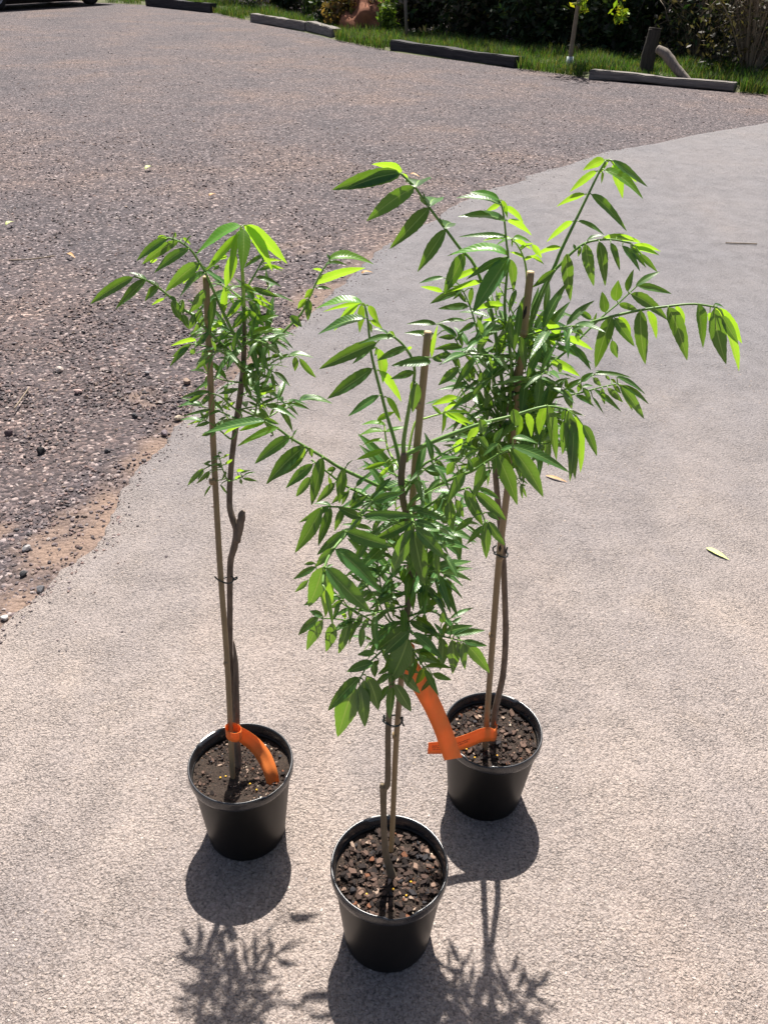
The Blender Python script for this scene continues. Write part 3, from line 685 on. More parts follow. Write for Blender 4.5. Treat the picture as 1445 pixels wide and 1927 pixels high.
for i, (a, b, d, dp) in enumerate((((457,640),(415,610),(380,600),.05), ((459,600),(490,560),(508,540),.07), ((458,690),(430,660),(400,665),-.06), ((457,700),(490,690),(515,700),-.03), ((455,720),(420,715),(385,700),.05), ((453,745),(480,730),(505,725),.05), ((457,650),(480,640),(505,648),-.05), ((449,790),(415,775),(380,765),.05))):
    pairs(rootL, YL, [a, b, d], (0, dp), (.0018, .0008), 4, .042, 100+i)

# ---------- front sapling
rootF = empty('potted_sapling', POT['F'], 'bushy potted sapling standing closest to the camera between the other two', 'potted plant', G1)
potF, soilF = make_pot(rootF, (.0, 0, 0), 1.78)
YF = .872
LEAN[0] = 0.
fill_chips(soilF, 230, .003, .0068, 12, [(-.012, -.012), (-.006, .004)], 1300)
stem('trunk', rootF, YF, [(739,1652),(732,1630),(725,1599),(722,1543),(722,1490),(727,1479),(730,1466),(730,1412),(731,1360),(738,1280),(753,1200),(770,1130),(777,1100),(779,1050),(771,990),(758,940),(755,895),(761,850)],
     [0,0,0,0,0,0,0,0,0,0,0,.004,.006,.008,.004,0,0,0], [.0078,.0068,.0056,.0052,.0052,.0054,.005,.0047,.0046,.0046,.0045,.0045,.0045,.0045,.0045,.0044,.0044,.004], M['bark_pale'])
stem('pruned_stub', rootF, YF-.001, [(721,1510),(721,1492),(719,1480),(719,1475)], 0, [.0052,.0053,.0044,.002], M['bark_pale'], .12)
add_shoot(rootF, YF, [(757,900)]+c('E',890,1440,810,1170,760,980,710,790,670,620,650,450,635,300,610,170), (0, .05), (.0026,.0012),
  lv('E','590 150 160 200 .17 ey;590 150 230 225 .1 u;550 160 330 400 .22 u;580 160 560 415 .28 u;640 170 735 340 .5 u;610 285 185 430 .18 e;660 310 770 380 .4 u;670 560 495 700 .3 g;650 330 670 420 .3 u;680 740 268 1015 .27 f;745 760 940 1040 .22 u;740 985 455 1175 .26 g;810 1000 935 1225 .22 u;720 550 700 630 .3 f;730 560 770 875 .26 u'))
add_shoot(rootF, YF, [(760,862)]+c('E',960,1400,1000,1150,1040,920,1060,760,1030,640,980,560,930,500,830,420), (0, -.015), (.0028,.0012),
  lv('E','870 460 545 520 .2 g;720 505 195 745 .23 f;820 430 670 385 .32 e;990 550 720 670 .28 f;1210 680 850 715 .3 f;1055 770 840 835 .33 f;1080 870 1040 1140 .38 f;1050 850 1025 950 .3 f;1220 640 1310 680 .5 f;1215 640 1270 340 .12 u;840 410 890 460 .4 u;1000 570 1030 540 .3 u'))
add_shoot(rootF, YF, [(757,925)]+c('G',1230,570,1100,510,940,435,820,360,700,290,600,230,520,170,430,120), (0, -.04), (.0026,.0012),
  lv('G','430 115 5 205 .19 g;300 130 150 210 .24 u;430 120 255 185 .24 fy;430 100 525 140 .35 f;520 160 240 290 .2 gy;600 230 360 408 .28 f;700 290 437 548 .29 f;700 300 660 410 .4 u;690 370 515 500 .25 f;820 365 745 690 .3 f;960 435 935 680 .33 f;620 220 650 170 .25 e;620 230 615 270 .4 u;735 300 750 365 .4 f;980 430 1030 380 .3 e'))
add_shoot(rootF, YF, [(757,985)]+c('G',1230,720,1100,620,980,560,860,470,745,380), (0, -.02), (.002,.001),
  lv('G','755 410 570 575 .3 f;740 500 640 630 .33 f;905 540 780 670 .27 f;990 600 880 680 .3 f;1000 590 950 690 .3 f;910 440 850 455 .5 f;1020 640 1150 650 .35 f;860 500 880 600 .25 u;1050 560 1130 480 .3 f;1180 600 1290 500 .3 f;1060 600 1000 700 .3 f'))
add_shoot(rootF, YF, [(757,915)]+c('G',1300,640,1160,670,1080,760,985,880,900,980,840,1090,820,1230), (-.004, -.16), (.0026,.0013),
  lv('H','645 100 890 20 .3 f;545 210 385 140 .45 f;570 205 1030 215 .16 f;570 225 830 250 .12 g;450 325 800 440 .31 f;440 320 225 500 .28 f;365 455 715 790 .27 f;340 450 215 590 .3 f;295 595 630 930 .3 f;270 590 165 890 .33 f;280 640 290 970 .28 u;290 760 350 1050 .15 f'))
add_shoot(rootF, YF, [(762,990)]+c('H',700,180,560,160,430,140,330,135,270,145), (-.004, -.08), (.0018,.001),
  lv('H','320 130 90 255 .2 f;260 150 60 485 .27 f;330 140 235 430 .27 f;330 130 200 115 .3 e;430 140 360 320 .28 f;560 170 470 330 .28 f;480 145 620 40 .28 f;480 150 620 100 .3 g'))
add_shoot(rootF, YF, [(772,985)]+c('H',930,170,945,220,950,260), (-.01, -.07), (.0018,.0014),
  lv('H','950 310 790 640 .27 f;955 320 1040 730 .3 f;970 300 1210 540 .28 f;960 250 1140 300 .3 f;940 250 660 380 .25 f;930 260 740 390 .25 g;980 170 1200 240 .25 f;920 160 1065 160 .35 g;960 270 850 480 .25 f'))
add_shoot(rootF, YF, [(768,1165)]+c('H',800,1000,740,870,700,680,680,520), (-.004, .03), (.0016,.0008),
  lv('H','690 590 520 530 .25 f;680 540 780 480 .25 f;700 660 790 570 .25 f;700 650 640 590 .3 f;710 780 820 690 .27 f;720 760 630 700 .27 f;735 860 610 850 .3 f;690 620 570 590 .25 f;700 700 600 650 .28 f;690 560 640 520 .3 f'))
add_shoot(rootF, YF, [(766,1172)]+c('H',780,1010,690,860,640,780,560,690), (-.004, -.02), (.0016,.0008),
  lv('H','620 760 540 850 .25 f;640 780 560 790 .3 f;600 730 540 760 .3 f;690 880 640 970 .27 f;560 700 470 640 .28 f;570 690 600 600 .28 f;660 800 740 730 .25 f'))
add_shoot(rootF, YF, [(762,1185)]+c('H',720,1040,580,960,470,900,420,830), (-.004, -.04), (.0016,.0008),
  lv('H','470 900 360 960 .3 f;470 890 480 1000 .3 f;420 840 330 900 .3 f;430 830 380 760 .3 f;560 950 520 1060 .28 f;540 930 580 860 .3 f;410 830 300 810 .28 f;620 980 570 1070 .28 f;380 800 240 770 .28 f;400 860 350 960 .3 f'))
add_shoot(rootF, YF, [(760,1190)]+c('H',700,1050,580,1010,480,1000,350,980,270,980), (-.004, -.06), (.0016,.0008),
  lv('H','240 975 85 1105 .3 f;270 990 150 1220 .25 f;345 1010 295 1230 .27 f;470 1000 390 1245 .26 f;460 990 380 1060 .28 f;270 960 170 920 .5 f;490 1000 470 1090 .3 f;570 1040 555 1200 .27 f;440 980 420 930 .3 u;350 985 400 900 .3 f'))
add_shoot(rootF, YF, [(745,1150)]+c('H',480,900,350,780,250,690,220,590), (0, -.03), (.0014,.0007),
  lv('H','220 590 45 685 .24 f;210 560 130 570 .3 f;160 690 60 780 .25 f;240 820 125 880 .28 f;300 600 350 570 .4 f;230 660 290 640 .3 f;330 760 230 800 .28 f;300 740 360 720 .3 f;370 800 330 880 .3 f'))
add_shoot(rootF, YF, [(768,1172)]+c('I',835,370,840,400), (-.01, -.05), (.002,.0015),
  lv('I','760 350 550 520 .3 f;830 370 600 550 .3 f;835 410 640 590 .3 f;830 460 690 780 .33 f;865 420 1080 620 .27 f;840 340 1060 440 .28 f;1020 240 880 290 .38 f;800 310 760 250 .3 f;780 330 720 290 .3 f'))
add_shoot(rootF, YF, [(771,1180)]+c('I',860,430,960,440,1040,440,1130,460,1220,480), (-.006, -.05), (.0016,.0009),
  lv('I','1090 420 1295 370 .33 f;1155 440 1380 405 .25 f;1225 480 1395 515 .28 f;1240 500 1410 710 .27 f;1220 490 1235 685 .28 f;1140 470 1145 715 .26 f;1070 460 1055 690 .26 f;975 500 915 655 .3 f;1150 350 1210 310 .45 f;1070 350 1075 265 .5 f;1080 430 1010 350 .3 f;1180 480 1190 570 .28 f;1000 440 940 540 .3 f'))
add_shoot(rootF, YF, [(767,1192)]+c('I',800,460,690,510,610,580,540,650,480,760), (-.008, -.07), (.0017,.0009),
  lv('I','580 640 390 700 .42 f;590 570 465 580 .4 f;480 740 255 980 .3 f;445 800 325 1165 .28 f;480 800 520 1095 .28 f;530 730 615 975 .3 f;510 760 550 960 .28 f;580 640 590 740 .4 f;620 620 560 690 .35 f;640 560 700 610 .3 f'))
add_shoot(rootF, YF, [(767,1195)]+c('I',790,520,750,620,720,700,715,790), (-.008, -.05), (.0017,.001),
  lv('I','720 810 695 1040 .3 f;735 790 850 985 .28 f;690 800 610 930 .3 f;700 720 585 800 .35 f;790 720 915 855 .28 f;800 670 905 710 .3 f;700 660 610 720 .3 f;690 640 640 560 .3 f;740 650 790 760 .3 f'))
add_shoot(rootF, YF, [(772,1210)]+c('I',860,530,910,580,950,640,1000,720), (0, .04), (.0012,.0007),
  lv('I','970 590 1030 580 .35 uy;975 650 1120 665 .3 f;1005 715 1140 760 .36 f;960 670 880 790 .33 fy;1000 730 920 840 .33 f;1000 740 990 830 .42 f;890 560 850 580 .35 u;910 610 830 650 .3 fy;930 550 1000 570 .3 u'))
add_shoot(rootF, YF, [(779,1120)]+c('H',970,760,1040,700,1100,650,1160,620), (0, .03), (.0014,.0008),
  lv('H','1100 680 1215 790 .3 g;1130 650 1250 780 .3 g;1160 630 1330 740 .2 e;1010 720 1120 850 .3 f;1120 800 1200 905 .3 f;1080 510 1140 550 .3 u;940 780 825 800 .3 f;1060 560 1100 640 .3 f;1000 640 980 740 .3 f;1160 620 1230 680 .25 g'))
add_shoot(rootF, YF, [(764,855)]+c('f',0,430,150,360,330,290,500,230,740,170,985,100,1150,125), (0, .015), (.003,.0014),
  lv('f','490 250 385 405 .3 u;495 200 520 315 .6 f;575 225 500 240 .4 g;745 120 780 260 .55 f;790 160 760 350 .5 u;985 100 940 315 .35 u;1000 90 1070 510 .2 g;1130 130 1110 220 .4 u;1150 130 1170 350 .28 u;1130 200 1115 465 .25 f;1160 130 1210 650 .19 f;1210 170 1250 600 .15 u;1270 240 1375 475 .28 f;1030 220 1020 300 .3 u;1200 180 1170 670 .16 f;850 150 880 330 .35 u'))
add_shoot(rootF, YF, [(765,870)]+c('f',0,230,80,190,215,150), (.005, .05), (.0018,.001),
  lv('f','220 150 205 310 .2 uy;240 145 435 235 .25 uy;230 140 310 80 .3 uy;240 140 430 150 .14 f;230 150 400 250 .18 uy;215 150 215 215 .25 u;200 160 130 90 .3 f'), True)
add_shoot(rootF, YF, [(760,935)]+c('f',50,560,160,490,240,440,360,380), (0, .02), (.0022,.001),
  lv('f','420 400 380 340 .5 f;310 530 140 440 .3 g;300 450 360 340 .4 u;190 620 50 560 .3 f;490 330 560 420 .5 f;490 490 380 570 .45 f;360 390 470 420 .4 f;200 470 130 380 .3 f;150 500 230 560 .35 f'))
add_shoot(rootF, YF, [(764,960)]+c('f',30,770,250,660,430,590,540,520,640,460,740,410), (0, -.07), (.0024,.0012),
  lv('f','740 400 1170 600 .19 f;735 420 970 785 .27 f;620 460 775 845 .28 f;720 440 815 575 .32 f;740 400 640 430 .35 g;740 340 930 380 .33 g;630 380 510 480 .38 g;600 370 670 260 .38 f;380 600 240 845 .3 f;530 540 445 800 .34 g;300 520 240 620 .45 f;200 650 80 760 .33 g;380 480 480 430 .4 f;430 600 400 480 .4 f'))
add_shoot(rootF, YF, [(766,980)]+c('f',100,850,220,780,380,720,430,740,530,960), (0, -.03), (.002,.001),
  lv('f','380 730 515 1000 .28 f;460 750 690 960 .27 f;260 790 290 1040 .3 f;310 800 370 940 .33 f;440 940 300 1045 .28 f;540 970 540 1250 .3 f;555 970 680 1150 .3 f;520 1000 390 1145 .27 f;545 900 640 960 .33 f;480 720 640 800 .28 f;200 790 140 900 .35 f;220 800 230 930 .33 f'))
add_shoot(rootF, YF, [(757,890)]+c('E',830,1500,810,1440,795,1340,785,1240), (0, .06), (.0016,.0009),
  lv('E','775 1250 580 1250 .18 e;775 1310 545 1355 .2 e;790 1400 580 1440 .18 e;800 1310 960 1265 .25 g;720 1210 890 1130 .3 f')+lv('G','1245 310 1050 380 .2 f;1250 400 1090 450 .22 f;1260 190 1380 160 .28 g;1280 300 1445 290 .2 g;1280 400 1340 370 .3 f;1270 430 1200 500 .3 f'), True)
for i, (a, b, d, dp) in enumerate((((757,940),(720,930),(690,935),.05), ((760,960),(800,930),(830,915),.06), ((765,970),(730,985),(700,1000),.04), ((770,990),(810,980),(850,960),.04), ((768,1000),(800,1010),(830,1040),-.05),
      ((778,1060),(740,1060),(700,1070),.05), ((778,1090),(810,1080),(835,1095),.05), ((772,1120),(730,1110),(690,1120),.05), ((768,1160),(810,1150),(850,1170),.04), ((765,1180),(730,1190),(700,1210),.04), ((757,920),(790,890),(820,870),-.03), ((760,1200),(780,1230),(800,1260),-.04), ((765,1140),(720,1150),(670,1165),-.04))):
    pairs(rootF, YF, [a, b, d], (0, dp), (.0017, .0008), 4, .043, 200+i)

# ---------- right sapling
rootR = empty('potted_sapling', POT['R'], 'tallest spreading potted sapling with far reaching shoots, standing deepest on the driveway', 'potted plant', G1)
potR, soilR = make_pot(rootR, (.03, .012, 0), 4.3)
YR = 1.165
LEAN[0] = .03
fill_chips(soilR, 160, .0032, .007, 13, [(-.016, -.038), (-.004, -.022)], 1400)
stem('trunk', rootR, YR+.012, [(926,1412),(928,1380),(932,1335),(946,1270),(951,1200),(950,1140),(946,1040),(938,960),(932,880),(940,810),(958,750),(975,690),(990,640),(1003,593)],
     0, [.008,.0068,.0063,.006,.0058,.0056,.0054,.0052,.005,.005,.0048,.0045,.004,.0035], M['bark'])
add_shoot(rootR, YR, [(952,765),(940,690),(925,590)]+c('A',1060,800,960,680,855,540,750,400,655,265,600,210,560,172), (0, .02), (.0032,.0016),
  lv('A','555 172 90 280 .26 f -.02;545 168 180 280 .25 f;565 160 360 105 .24 u;650 262 325 492 .3 f;750 400 482 680 .28 f;860 548 670 838 .28 f;655 262 690 215 .7 g .05;750 395 805 335 .6 g .05;855 545 905 505 .4 g .05;985 712 848 985 .36 f;600 205 570 165 .4 u;720 340 705 290 .3 f;840 520 820 470 .3 f'))
add_shoot(rootR, YR, [(962,748),(964,710),(960,667),(952,612)]+c('A',1262,1050,1275,880,1285,730,1275,650,1262,510,1245,400,1222,350), (0, -.01), (.003,.0012),
  lv('A','1225 350 1025 295 .2 ey;1230 380 930 335 .17 e;1230 385 1130 430 .3 u;1240 350 1280 470 .38 u;1260 400 1390 505 .3 u;1270 495 945 462 .16 e;1280 490 1445 590 .22 uy;1275 600 945 600 .15 g;1285 725 870 730 .13 ey;1285 740 1045 1115 .33 f -.05;1250 740 1000 890 .2 f;1100 815 850 925 .16 u;1110 905 850 985 .14 u;1300 750 1320 975 .26 f;1340 960 1290 1120 .25 f;1250 1065 1040 1100 .2 u;1250 1180 1105 1165 .2 u;1230 1000 1190 1010 .3 f'))
add_shoot(rootR, YR, [(985,640),(990,560)]+c('A',1410,850,1390,740,1345,650,1310,622), (0, .03), (.0024,.0011),
  lv('A','1300 610 1115 625 .14 uy;1300 610 1130 585 .18 uy;1310 610 1200 660 .2 e;1320 610 1445 640 .2 e;1310 620 1310 670 .3 u;1330 620 1445 685 .22 uy;1360 680 1460 640 .18 u;1390 740 1290 700 .18 u;1395 760 1480 720 .22 uy')+lv('B','0 620 65 710 .3 f;0 700 80 750 .25 u'), True)
add_shoot(rootR, YR, [(988,650),(1000,600)]+c('B',20,1010,140,780,190,660,275,485,360,310,430,165,480,75), (0, .05), (.0036,.0014),
  lv('B','470 75 330 140 .38 u;420 145 245 280 .24 u;440 160 500 75 .25 u;455 150 450 225 .25 u;520 75 750 248 .2 g;520 80 680 220 .2 u;530 100 588 322 .3 u;470 140 720 325 .18 ey;345 295 160 375 .2 u;385 295 615 535 .19 g;265 470 95 605 .2 u;300 470 470 560 .24 g;190 640 0 700 .16 u;480 75 470 130 .3 u'))
add_shoot(rootR, YR, [(1003,600)]+c('B',80,920,140,800,190,745,270,665,350,610,440,590,540,590,640,612), (0, .0), (.0028,.0012),
  lv('B','225 680 252 985 .27 f;345 615 402 890 .27 f;435 600 475 890 .27 f;510 610 570 790 .3 g;585 630 700 795 .27 g;640 650 740 770 .25 g;700 680 815 800 .22 f;360 590 470 560 .3 e;450 590 700 610 .16 uy;550 570 705 605 .16 uy;650 630 835 665 .16 uy;650 655 825 690 .18 uy;280 650 270 615 .6 f;150 785 0 900 .28 f;640 640 720 690 .25 u;320 640 300 700 .4 f'))
add_shoot(rootR, YR, [(975,715)]+c('B',70,1440,150,1370,250,1290,350,1190,465,1080,550,1010,620,945,680,890), (0, .07), (.0024,.001),
  lv('B','475 1060 455 925 .5 f;545 985 560 850 .55 f;620 925 660 780 .38 g;675 890 830 795 .3 g;690 890 905 940 .24 f;640 940 880 1110 .24 f;565 1005 690 1050 .33 f;385 1105 285 1040 .35 f;400 1120 420 1060 .3 f;330 1200 250 1140 .3 f'))
add_shoot(rootR, YR, [(985,665),(1020,640)]+c('B',250,1185,340,1140,430,1110,520,1085,700,1045,880,1020,1050,1005,1200,1028), (0, -.05), (.003,.0013),
  lv('B','520 1085 412 1420 .3 f;705 1045 735 1395 .27 f;880 1025 1005 1370 .27 f;565 1088 640 1250 .36 u;535 1095 665 1280 .3 f;750 1050 805 1230 .38 u;930 1020 990 1130 .35 u;1075 1005 1107 1290 .33 g;1150 1060 1205 1250 .35 u;1180 1030 1258 1395 .26 f;1190 1030 1360 1260 .26 uy;1240 1080 1340 1440 .13 u;1235 1080 1335 1260 .28 f;1180 1010 1245 1030 .4 e;520 1240 555 1355 .4 f;360 1140 245 1185 .35 g;290 1190 300 1250 .4 f'))
add_shoot(rootR, YR, [(968,760)]+c('D',80,950,130,850,230,730,330,590,390,470,445,370), (0, -.02), (.0024,.001),
  lv('D','445 345 235 150 .28 u;395 440 190 275 .3 u;470 360 745 475 .2 u;415 460 735 600 .22 g;365 585 630 715 .24 u;455 290 530 300 .5 u;280 720 455 870 .35 f;540 440 730 660 .3 g;440 590 455 690 .4 f;170 760 320 890 .25 f;390 490 360 430 .4 f;330 580 150 430 .24 g;340 600 160 540 .2 f;240 720 190 660 .3 f'))
add_shoot(rootR, YR, [(965,770)]+c('D',80,985,220,950,330,920,460,850,630,770,760,700,960,700), (0, .04), (.0022,.0009),
  lv('D','505 820 500 720 .4 f;510 825 640 735 .4 f;640 760 750 680 .5 f;760 690 1095 725 .15 g;640 780 610 860 .45 f;750 730 820 800 .4 f;860 710 900 750 .4 f;870 690 760 665 .3 g;320 920 230 830 .4 f;310 930 290 1000 .4 f;400 900 350 780 .35 f'))
add_shoot(rootR, YR, [(964,775)]+c('D',100,1010,300,930,560,880,720,840,830,810,970,780), (0, -.03), (.0022,.0009),
  lv('D','480 840 555 1010 .4 f;660 820 730 965 .3 f;760 835 1005 1035 .19 g;740 900 845 1055 .18 g;590 890 760 990 .25 g;830 820 855 970 .25 f;880 820 1020 950 .28 f;990 790 1210 1100 .22 f;960 720 1225 880 .18 g;1010 800 1255 970 .18 g;1020 880 1105 1025 .2 u;910 740 960 780 .45 u;650 810 750 800 .4 g;580 860 500 820 .4 f;930 790 1000 870 .3 f'))
add_shoot(rootR, YR, [(952,780)]+c('C',830,1100,790,890,700,720,650,540,590,350,510,180), (0, .03), (.0024,.001),
  lv('C','360 110 135 160 .26 g;350 240 150 190 .2 u;525 220 235 345 .27 f;585 370 310 390 .28 f;620 200 600 370 .3 f;550 500 300 520 .2 g;650 520 490 610 .34 g;690 650 560 720 .38 g;690 640 855 610 .33 g;700 650 815 705 .24 f;770 780 910 770 .33 f;700 880 770 780 .4 g;640 790 540 740 .3 f;740 800 820 880 .35 f;600 400 700 420 .35 g;660 560 720 440 .3 f;520 240 440 310 .28 f;560 330 460 220 .3 f'))
add_shoot(rootR, YR, [(945,800)]+c('C',700,1050,600,870,540,790,460,660,400,560), (0, .0), (.0022,.001),
  lv('C','290 530 20 530 .24 g;480 640 310 530 .28 g;460 650 310 650 .35 f;290 640 0 610 .24 g;530 740 265 760 .25 f;530 730 480 600 .3 f;590 890 640 1060 .38 g;600 860 680 800 .35 f;560 820 640 880 .35 f;470 680 540 600 .3 f;400 570 480 640 .3 f'))
add_shoot(rootR, YR, [(943,815)]+c('C',700,1190,580,1080,510,990,450,870,390,780), (0, -.03), (.002,.001),
  lv('C','500 920 310 1085 .35 f;430 800 260 830 .38 f;440 830 510 930 .5 f;570 1060 445 1120 .4 f;560 960 600 1060 .5 f;670 1150 440 1290 .3 f;480 1190 250 1265 .28 u;480 1240 370 1320 .38 u;590 1330 400 1320 .2 f;690 950 680 1150 .3 g;610 1110 520 1100 .3 f;400 790 350 760 .4 f'))
add_shoot(rootR, YR, [(962,770)]+c('C',960,1100,970,900,960,700,930,560), (-.01, -.05), (.002,.001),
  lv('C','920 940 760 1040 .38 g;750 980 920 910 .3 f;770 1160 750 1400 .35 f;900 1060 840 1050 .4 f;1050 640 1100 960 .3 g;1050 350 990 800 .16 f;960 440 1000 800 .16 f;960 700 860 710 .3 f;800 1080 880 1280 .3 f;820 1240 940 1370 .32 f;950 860 900 900 .3 f;980 860 1020 830 .3 u;1060 1020 1130 1110 .32 u'))
add_shoot(rootR, YR, [(936,900)]+c('f',640,640,700,680,770,650,800,690), (0, .02), (.0012,.0006),
  lv('f','780 640 860 690 .2 g;800 690 815 800 .2 f;810 700 845 790 .2 f;770 640 750 600 .3 f;770 690 700 760 .3 f;800 690 840 700 .3 f;720 670 690 600 .3 f'))
for i in range(14):
    y = rng.uniform(600, 860); f = (y-620)/280; x0 = 985-45*f; dx = rng.choice((-1, 1))*rng.uniform(45, 115); dy = rng.uniform(-45, 10)
    pairs(rootR, YR, [(x0, y), (x0+dx*.5, y+dy*.6), (x0+dx, y+dy)], (0, rng.uniform(-.12, .14)), (.0017, .0008), 5, .056, 350+i)
for i in range(8):
    y = rng.uniform(890, 1180); x0 = 768; dx = rng.choice((-1, 1))*rng.uniform(45, 115); dy = rng.uniform(-40, 15)
    pairs(rootF, YF, [(x0, y), (x0+dx*.5, y+dy*.6), (x0+dx, y+dy)], (0, rng.uniform(-.06, .14)), (.0017, .0008), 5, .05, 250+i)
LEAN[0] = .16
for i in range(6):
    y = rng.uniform(560, 790); x0 = 456; dx = rng.choice((-1, 1))*rng.uniform(35, 85); dy = rng.uniform(-40, 0)
    pairs(rootL, YL, [(x0, y), (x0+dx*.5, y+dy*.6), (x0+dx, y+dy)], (0, rng.uniform(-.1, .12)), (.0016, .0008), 5, .048, 150+i)
LEAN[0] = .03
for i, (a, b, d, dp) in enumerate((((940,820),(910,790),(880,780),.06), ((945,800),(900,740),(860,720),.07), ((950,780),(905,700),(880,650),.05), ((955,760),(915,690),(905,630),-.04), ((970,710),(1000,680),(1030,670),.06), ((965,730),(1005,720),(1040,730),-.04),
      ((975,690),(1010,650),(1040,610),.08), ((960,750),(1000,760),(1045,790),-.05), ((935,850),(900,840),(870,850),.03), ((932,880),(900,880),(865,870),.05), ((980,680),(950,630),(930,580),.06), ((990,640),(965,590),(940,540),.05), ((958,750),(985,780),(1010,820),.05), ((935,860),(965,850),(990,870),.05), ((945,800),(930,750),(925,700),-.05), ((940,830),(915,830),(890,820),-.05))):
    pairs(rootR, YR, [a, b, d], (0, dp), (.0018, .0008), 4, .046, 300+i)

# ------------------------------------------------------------------ stakes, ties, labels
def stake(pts, Y0, r, nodes, label):
    base = atY(*pts[0], Y0); o = empty('bamboo_stake', base, label, 'stake', 'bamboo stakes')
    P = [atY(x, y, Y0+lean(y)) for x, y in pts]; Pc, Rc = catmull(P, [r*1.03]+[r]*(len(P)-2)+[r*.97], 6)
    cane = tube('cane', Pc, Rc, M['bamboo'], o, base, 12)
    for (x, y) in nodes:
        p = atY(x, y, Y0+lean(y)); d = (Pc[-1]-Pc[0]).normalized()
        tube('node_ring', [p-d*.006, p-d*.002, p+d*.001, p+d*.004], [r*1.0, r*1.16, r*1.18, r*1.0], M['bamboo'], o, base, 12)
    d = (Pc[-1]-Pc[-2]).normalized()
    tube('cut_end', [Pc[-1]-d*.0005, Pc[-1]+d*.0008], [r*.93, r*.88], M['cut'], o, base, 12)
    return o
LEAN[0] = .16
stake([(440,1474),(437,1440),(428,1250),(414,1060),(403,860),(394,660),(388,521)], YL-.012, .0052, [(427,1247),(400,905),(391,600)], 'upright bamboo stake beside the long bare stem nearest the gravel')
LEAN[0] = 0.
stk = stake([(736,1600),(739,1545),(747,1370),(768,1130),(777,930),(788,800),(797,710),(805,625)], YF+.014, .0045, [(744,1383),(770,1110),(789,760)], 'bamboo stake with a split top tied to the sapling nearest the camera')
pt = atY(812, 628, YF+.014); pb = atY(803, 680, YF+.012)
V, Fc = tube_data([pb-stk.location, (pb+pt)*.5-stk.location, pt+Vector((.003, 0, -.001))-stk.location], [.0022, .002, .0012], 5)
link('split_sliver', pymesh('split_sliver', V, Fc, True), M['bamboo'], stk)
LEAN[0] = .03
stk3 = stake([(912,1424),(914,1380),(927,1200),(940,1040),(957,900),(970,770),(986,620),(998,512)], YR-.004, .0058, [(926,1195),(940,1048),(985,625)], 'thick bamboo stake with black scorch mark beside the tallest sapling')
for (x0, y0, x1, y1) in ((990,576,984,600), (941,1026,940,1038)):
    a, b2 = atY(x0, y0, YR-.0095+lean(y0)), atY(x1, y1, YR-.0095+lean(y1))
    V, Fc = tube_data([a-stk3.location, (a+b2)*.5-stk3.location, b2-stk3.location], [.0006, .0026, .0009], 6)
    link('scorch_mark', pymesh('scorch_mark', V, Fc, True), M['charred'], stk3)
def tie(px, py, Y0, sx, sy, tails, label):
    Y0 += lean(py); ctr = atY(px, py, Y0); P = []
    for k in range(25):
        a = 2*math.pi*k/24; P.append(ctr+Vector((sx*math.cos(a), sy*math.sin(a), .002*math.sin(a*2)-.25*sy*math.sin(a))))
    V, Fc = tube_data([p-ctr for p in P], [.0014]*25, 6)
    for tl in tails:
        Pc, Rc = catmull([atY(*im('0', *q), Y0+dy)-ctr for q, dy in tl], [.0015]*len(tl), 4); V, Fc = tube_data(Pc, Rc, 6, True, 0, V, Fc)
    o = link('plant_tie', pymesh('plant_tie', V, Fc, True), M['tie'], loc=ctr); tag(o, label, 'plant tie', 'dark wire plant ties')
LEAN[0] = .16
tie(427,1091, YL-.004, .012, .014, [[((416,1094), -.012), (((412,1092)), -.02), ((404,1085), -.018)], [((438,1090), 0), ((446,1086), .002), ((445,1090), -.004), ((438,1092), -.006)]], 'dark wire tie round the long bare stem below its elbow')
LEAN[0] = 0.
tie(738,1356, YF+.006, .014, .014, [[((754,1352), 0), ((757,1350), -.006), ((757,1360), -.008), ((760,1366), -.008)], [((724,1356), 0), ((722,1350), -.004), ((723,1345), -.002)]], 'dark wire tie low on the sapling nearest the camera')
LEAN[0] = .03
tie(942,1042, YR+.003, .012, .015, [[((930,1040), -.006), ((927,1032), -.006), ((934,1026), -.004)], [((951,1042), 0), ((954,1030), 0)]], 'dark wire tie below the leaves of the tallest sapling')
tie(966,736, YR+.004, .015, .012, [[((950,735), 0), ((942,732), 0), ((948,722), .004), ((958,722), .006)]], 'dark tie among leaves high on the tallest sapling')

LEAN[0] = 0.
def strip(name, rows, m, parent, org, th=.0005):
    """a bent ribbon: rows of (left point, right point)"""
    V, Fc = [], []
    n = len(rows)
    for a, b in rows:
        for f in (0, .33, .67, 1): V.append(a+(b-a)*f-org)
    for i in range(n-1):
        for k in range(3): q = i*4+k; Fc.append((q, q+1, q+5, q+4))
    me = pymesh(name, V, Fc, True); o = link(name, me, m, parent)
    md = o.modifiers.new('thickness', 'SOLIDIFY'); md.thickness = th; md.offset = 0
    return o
def ribbon(cen, half, n=5):
    """cen: points; half: half-width vectors"""
    Pc, _ = catmull(cen, [0]*len(cen), n); Hc, _ = catmull(half, [0]*len(half), n)
    return [(p-h, p+h) for p, h in zip(Pc, Hc)]
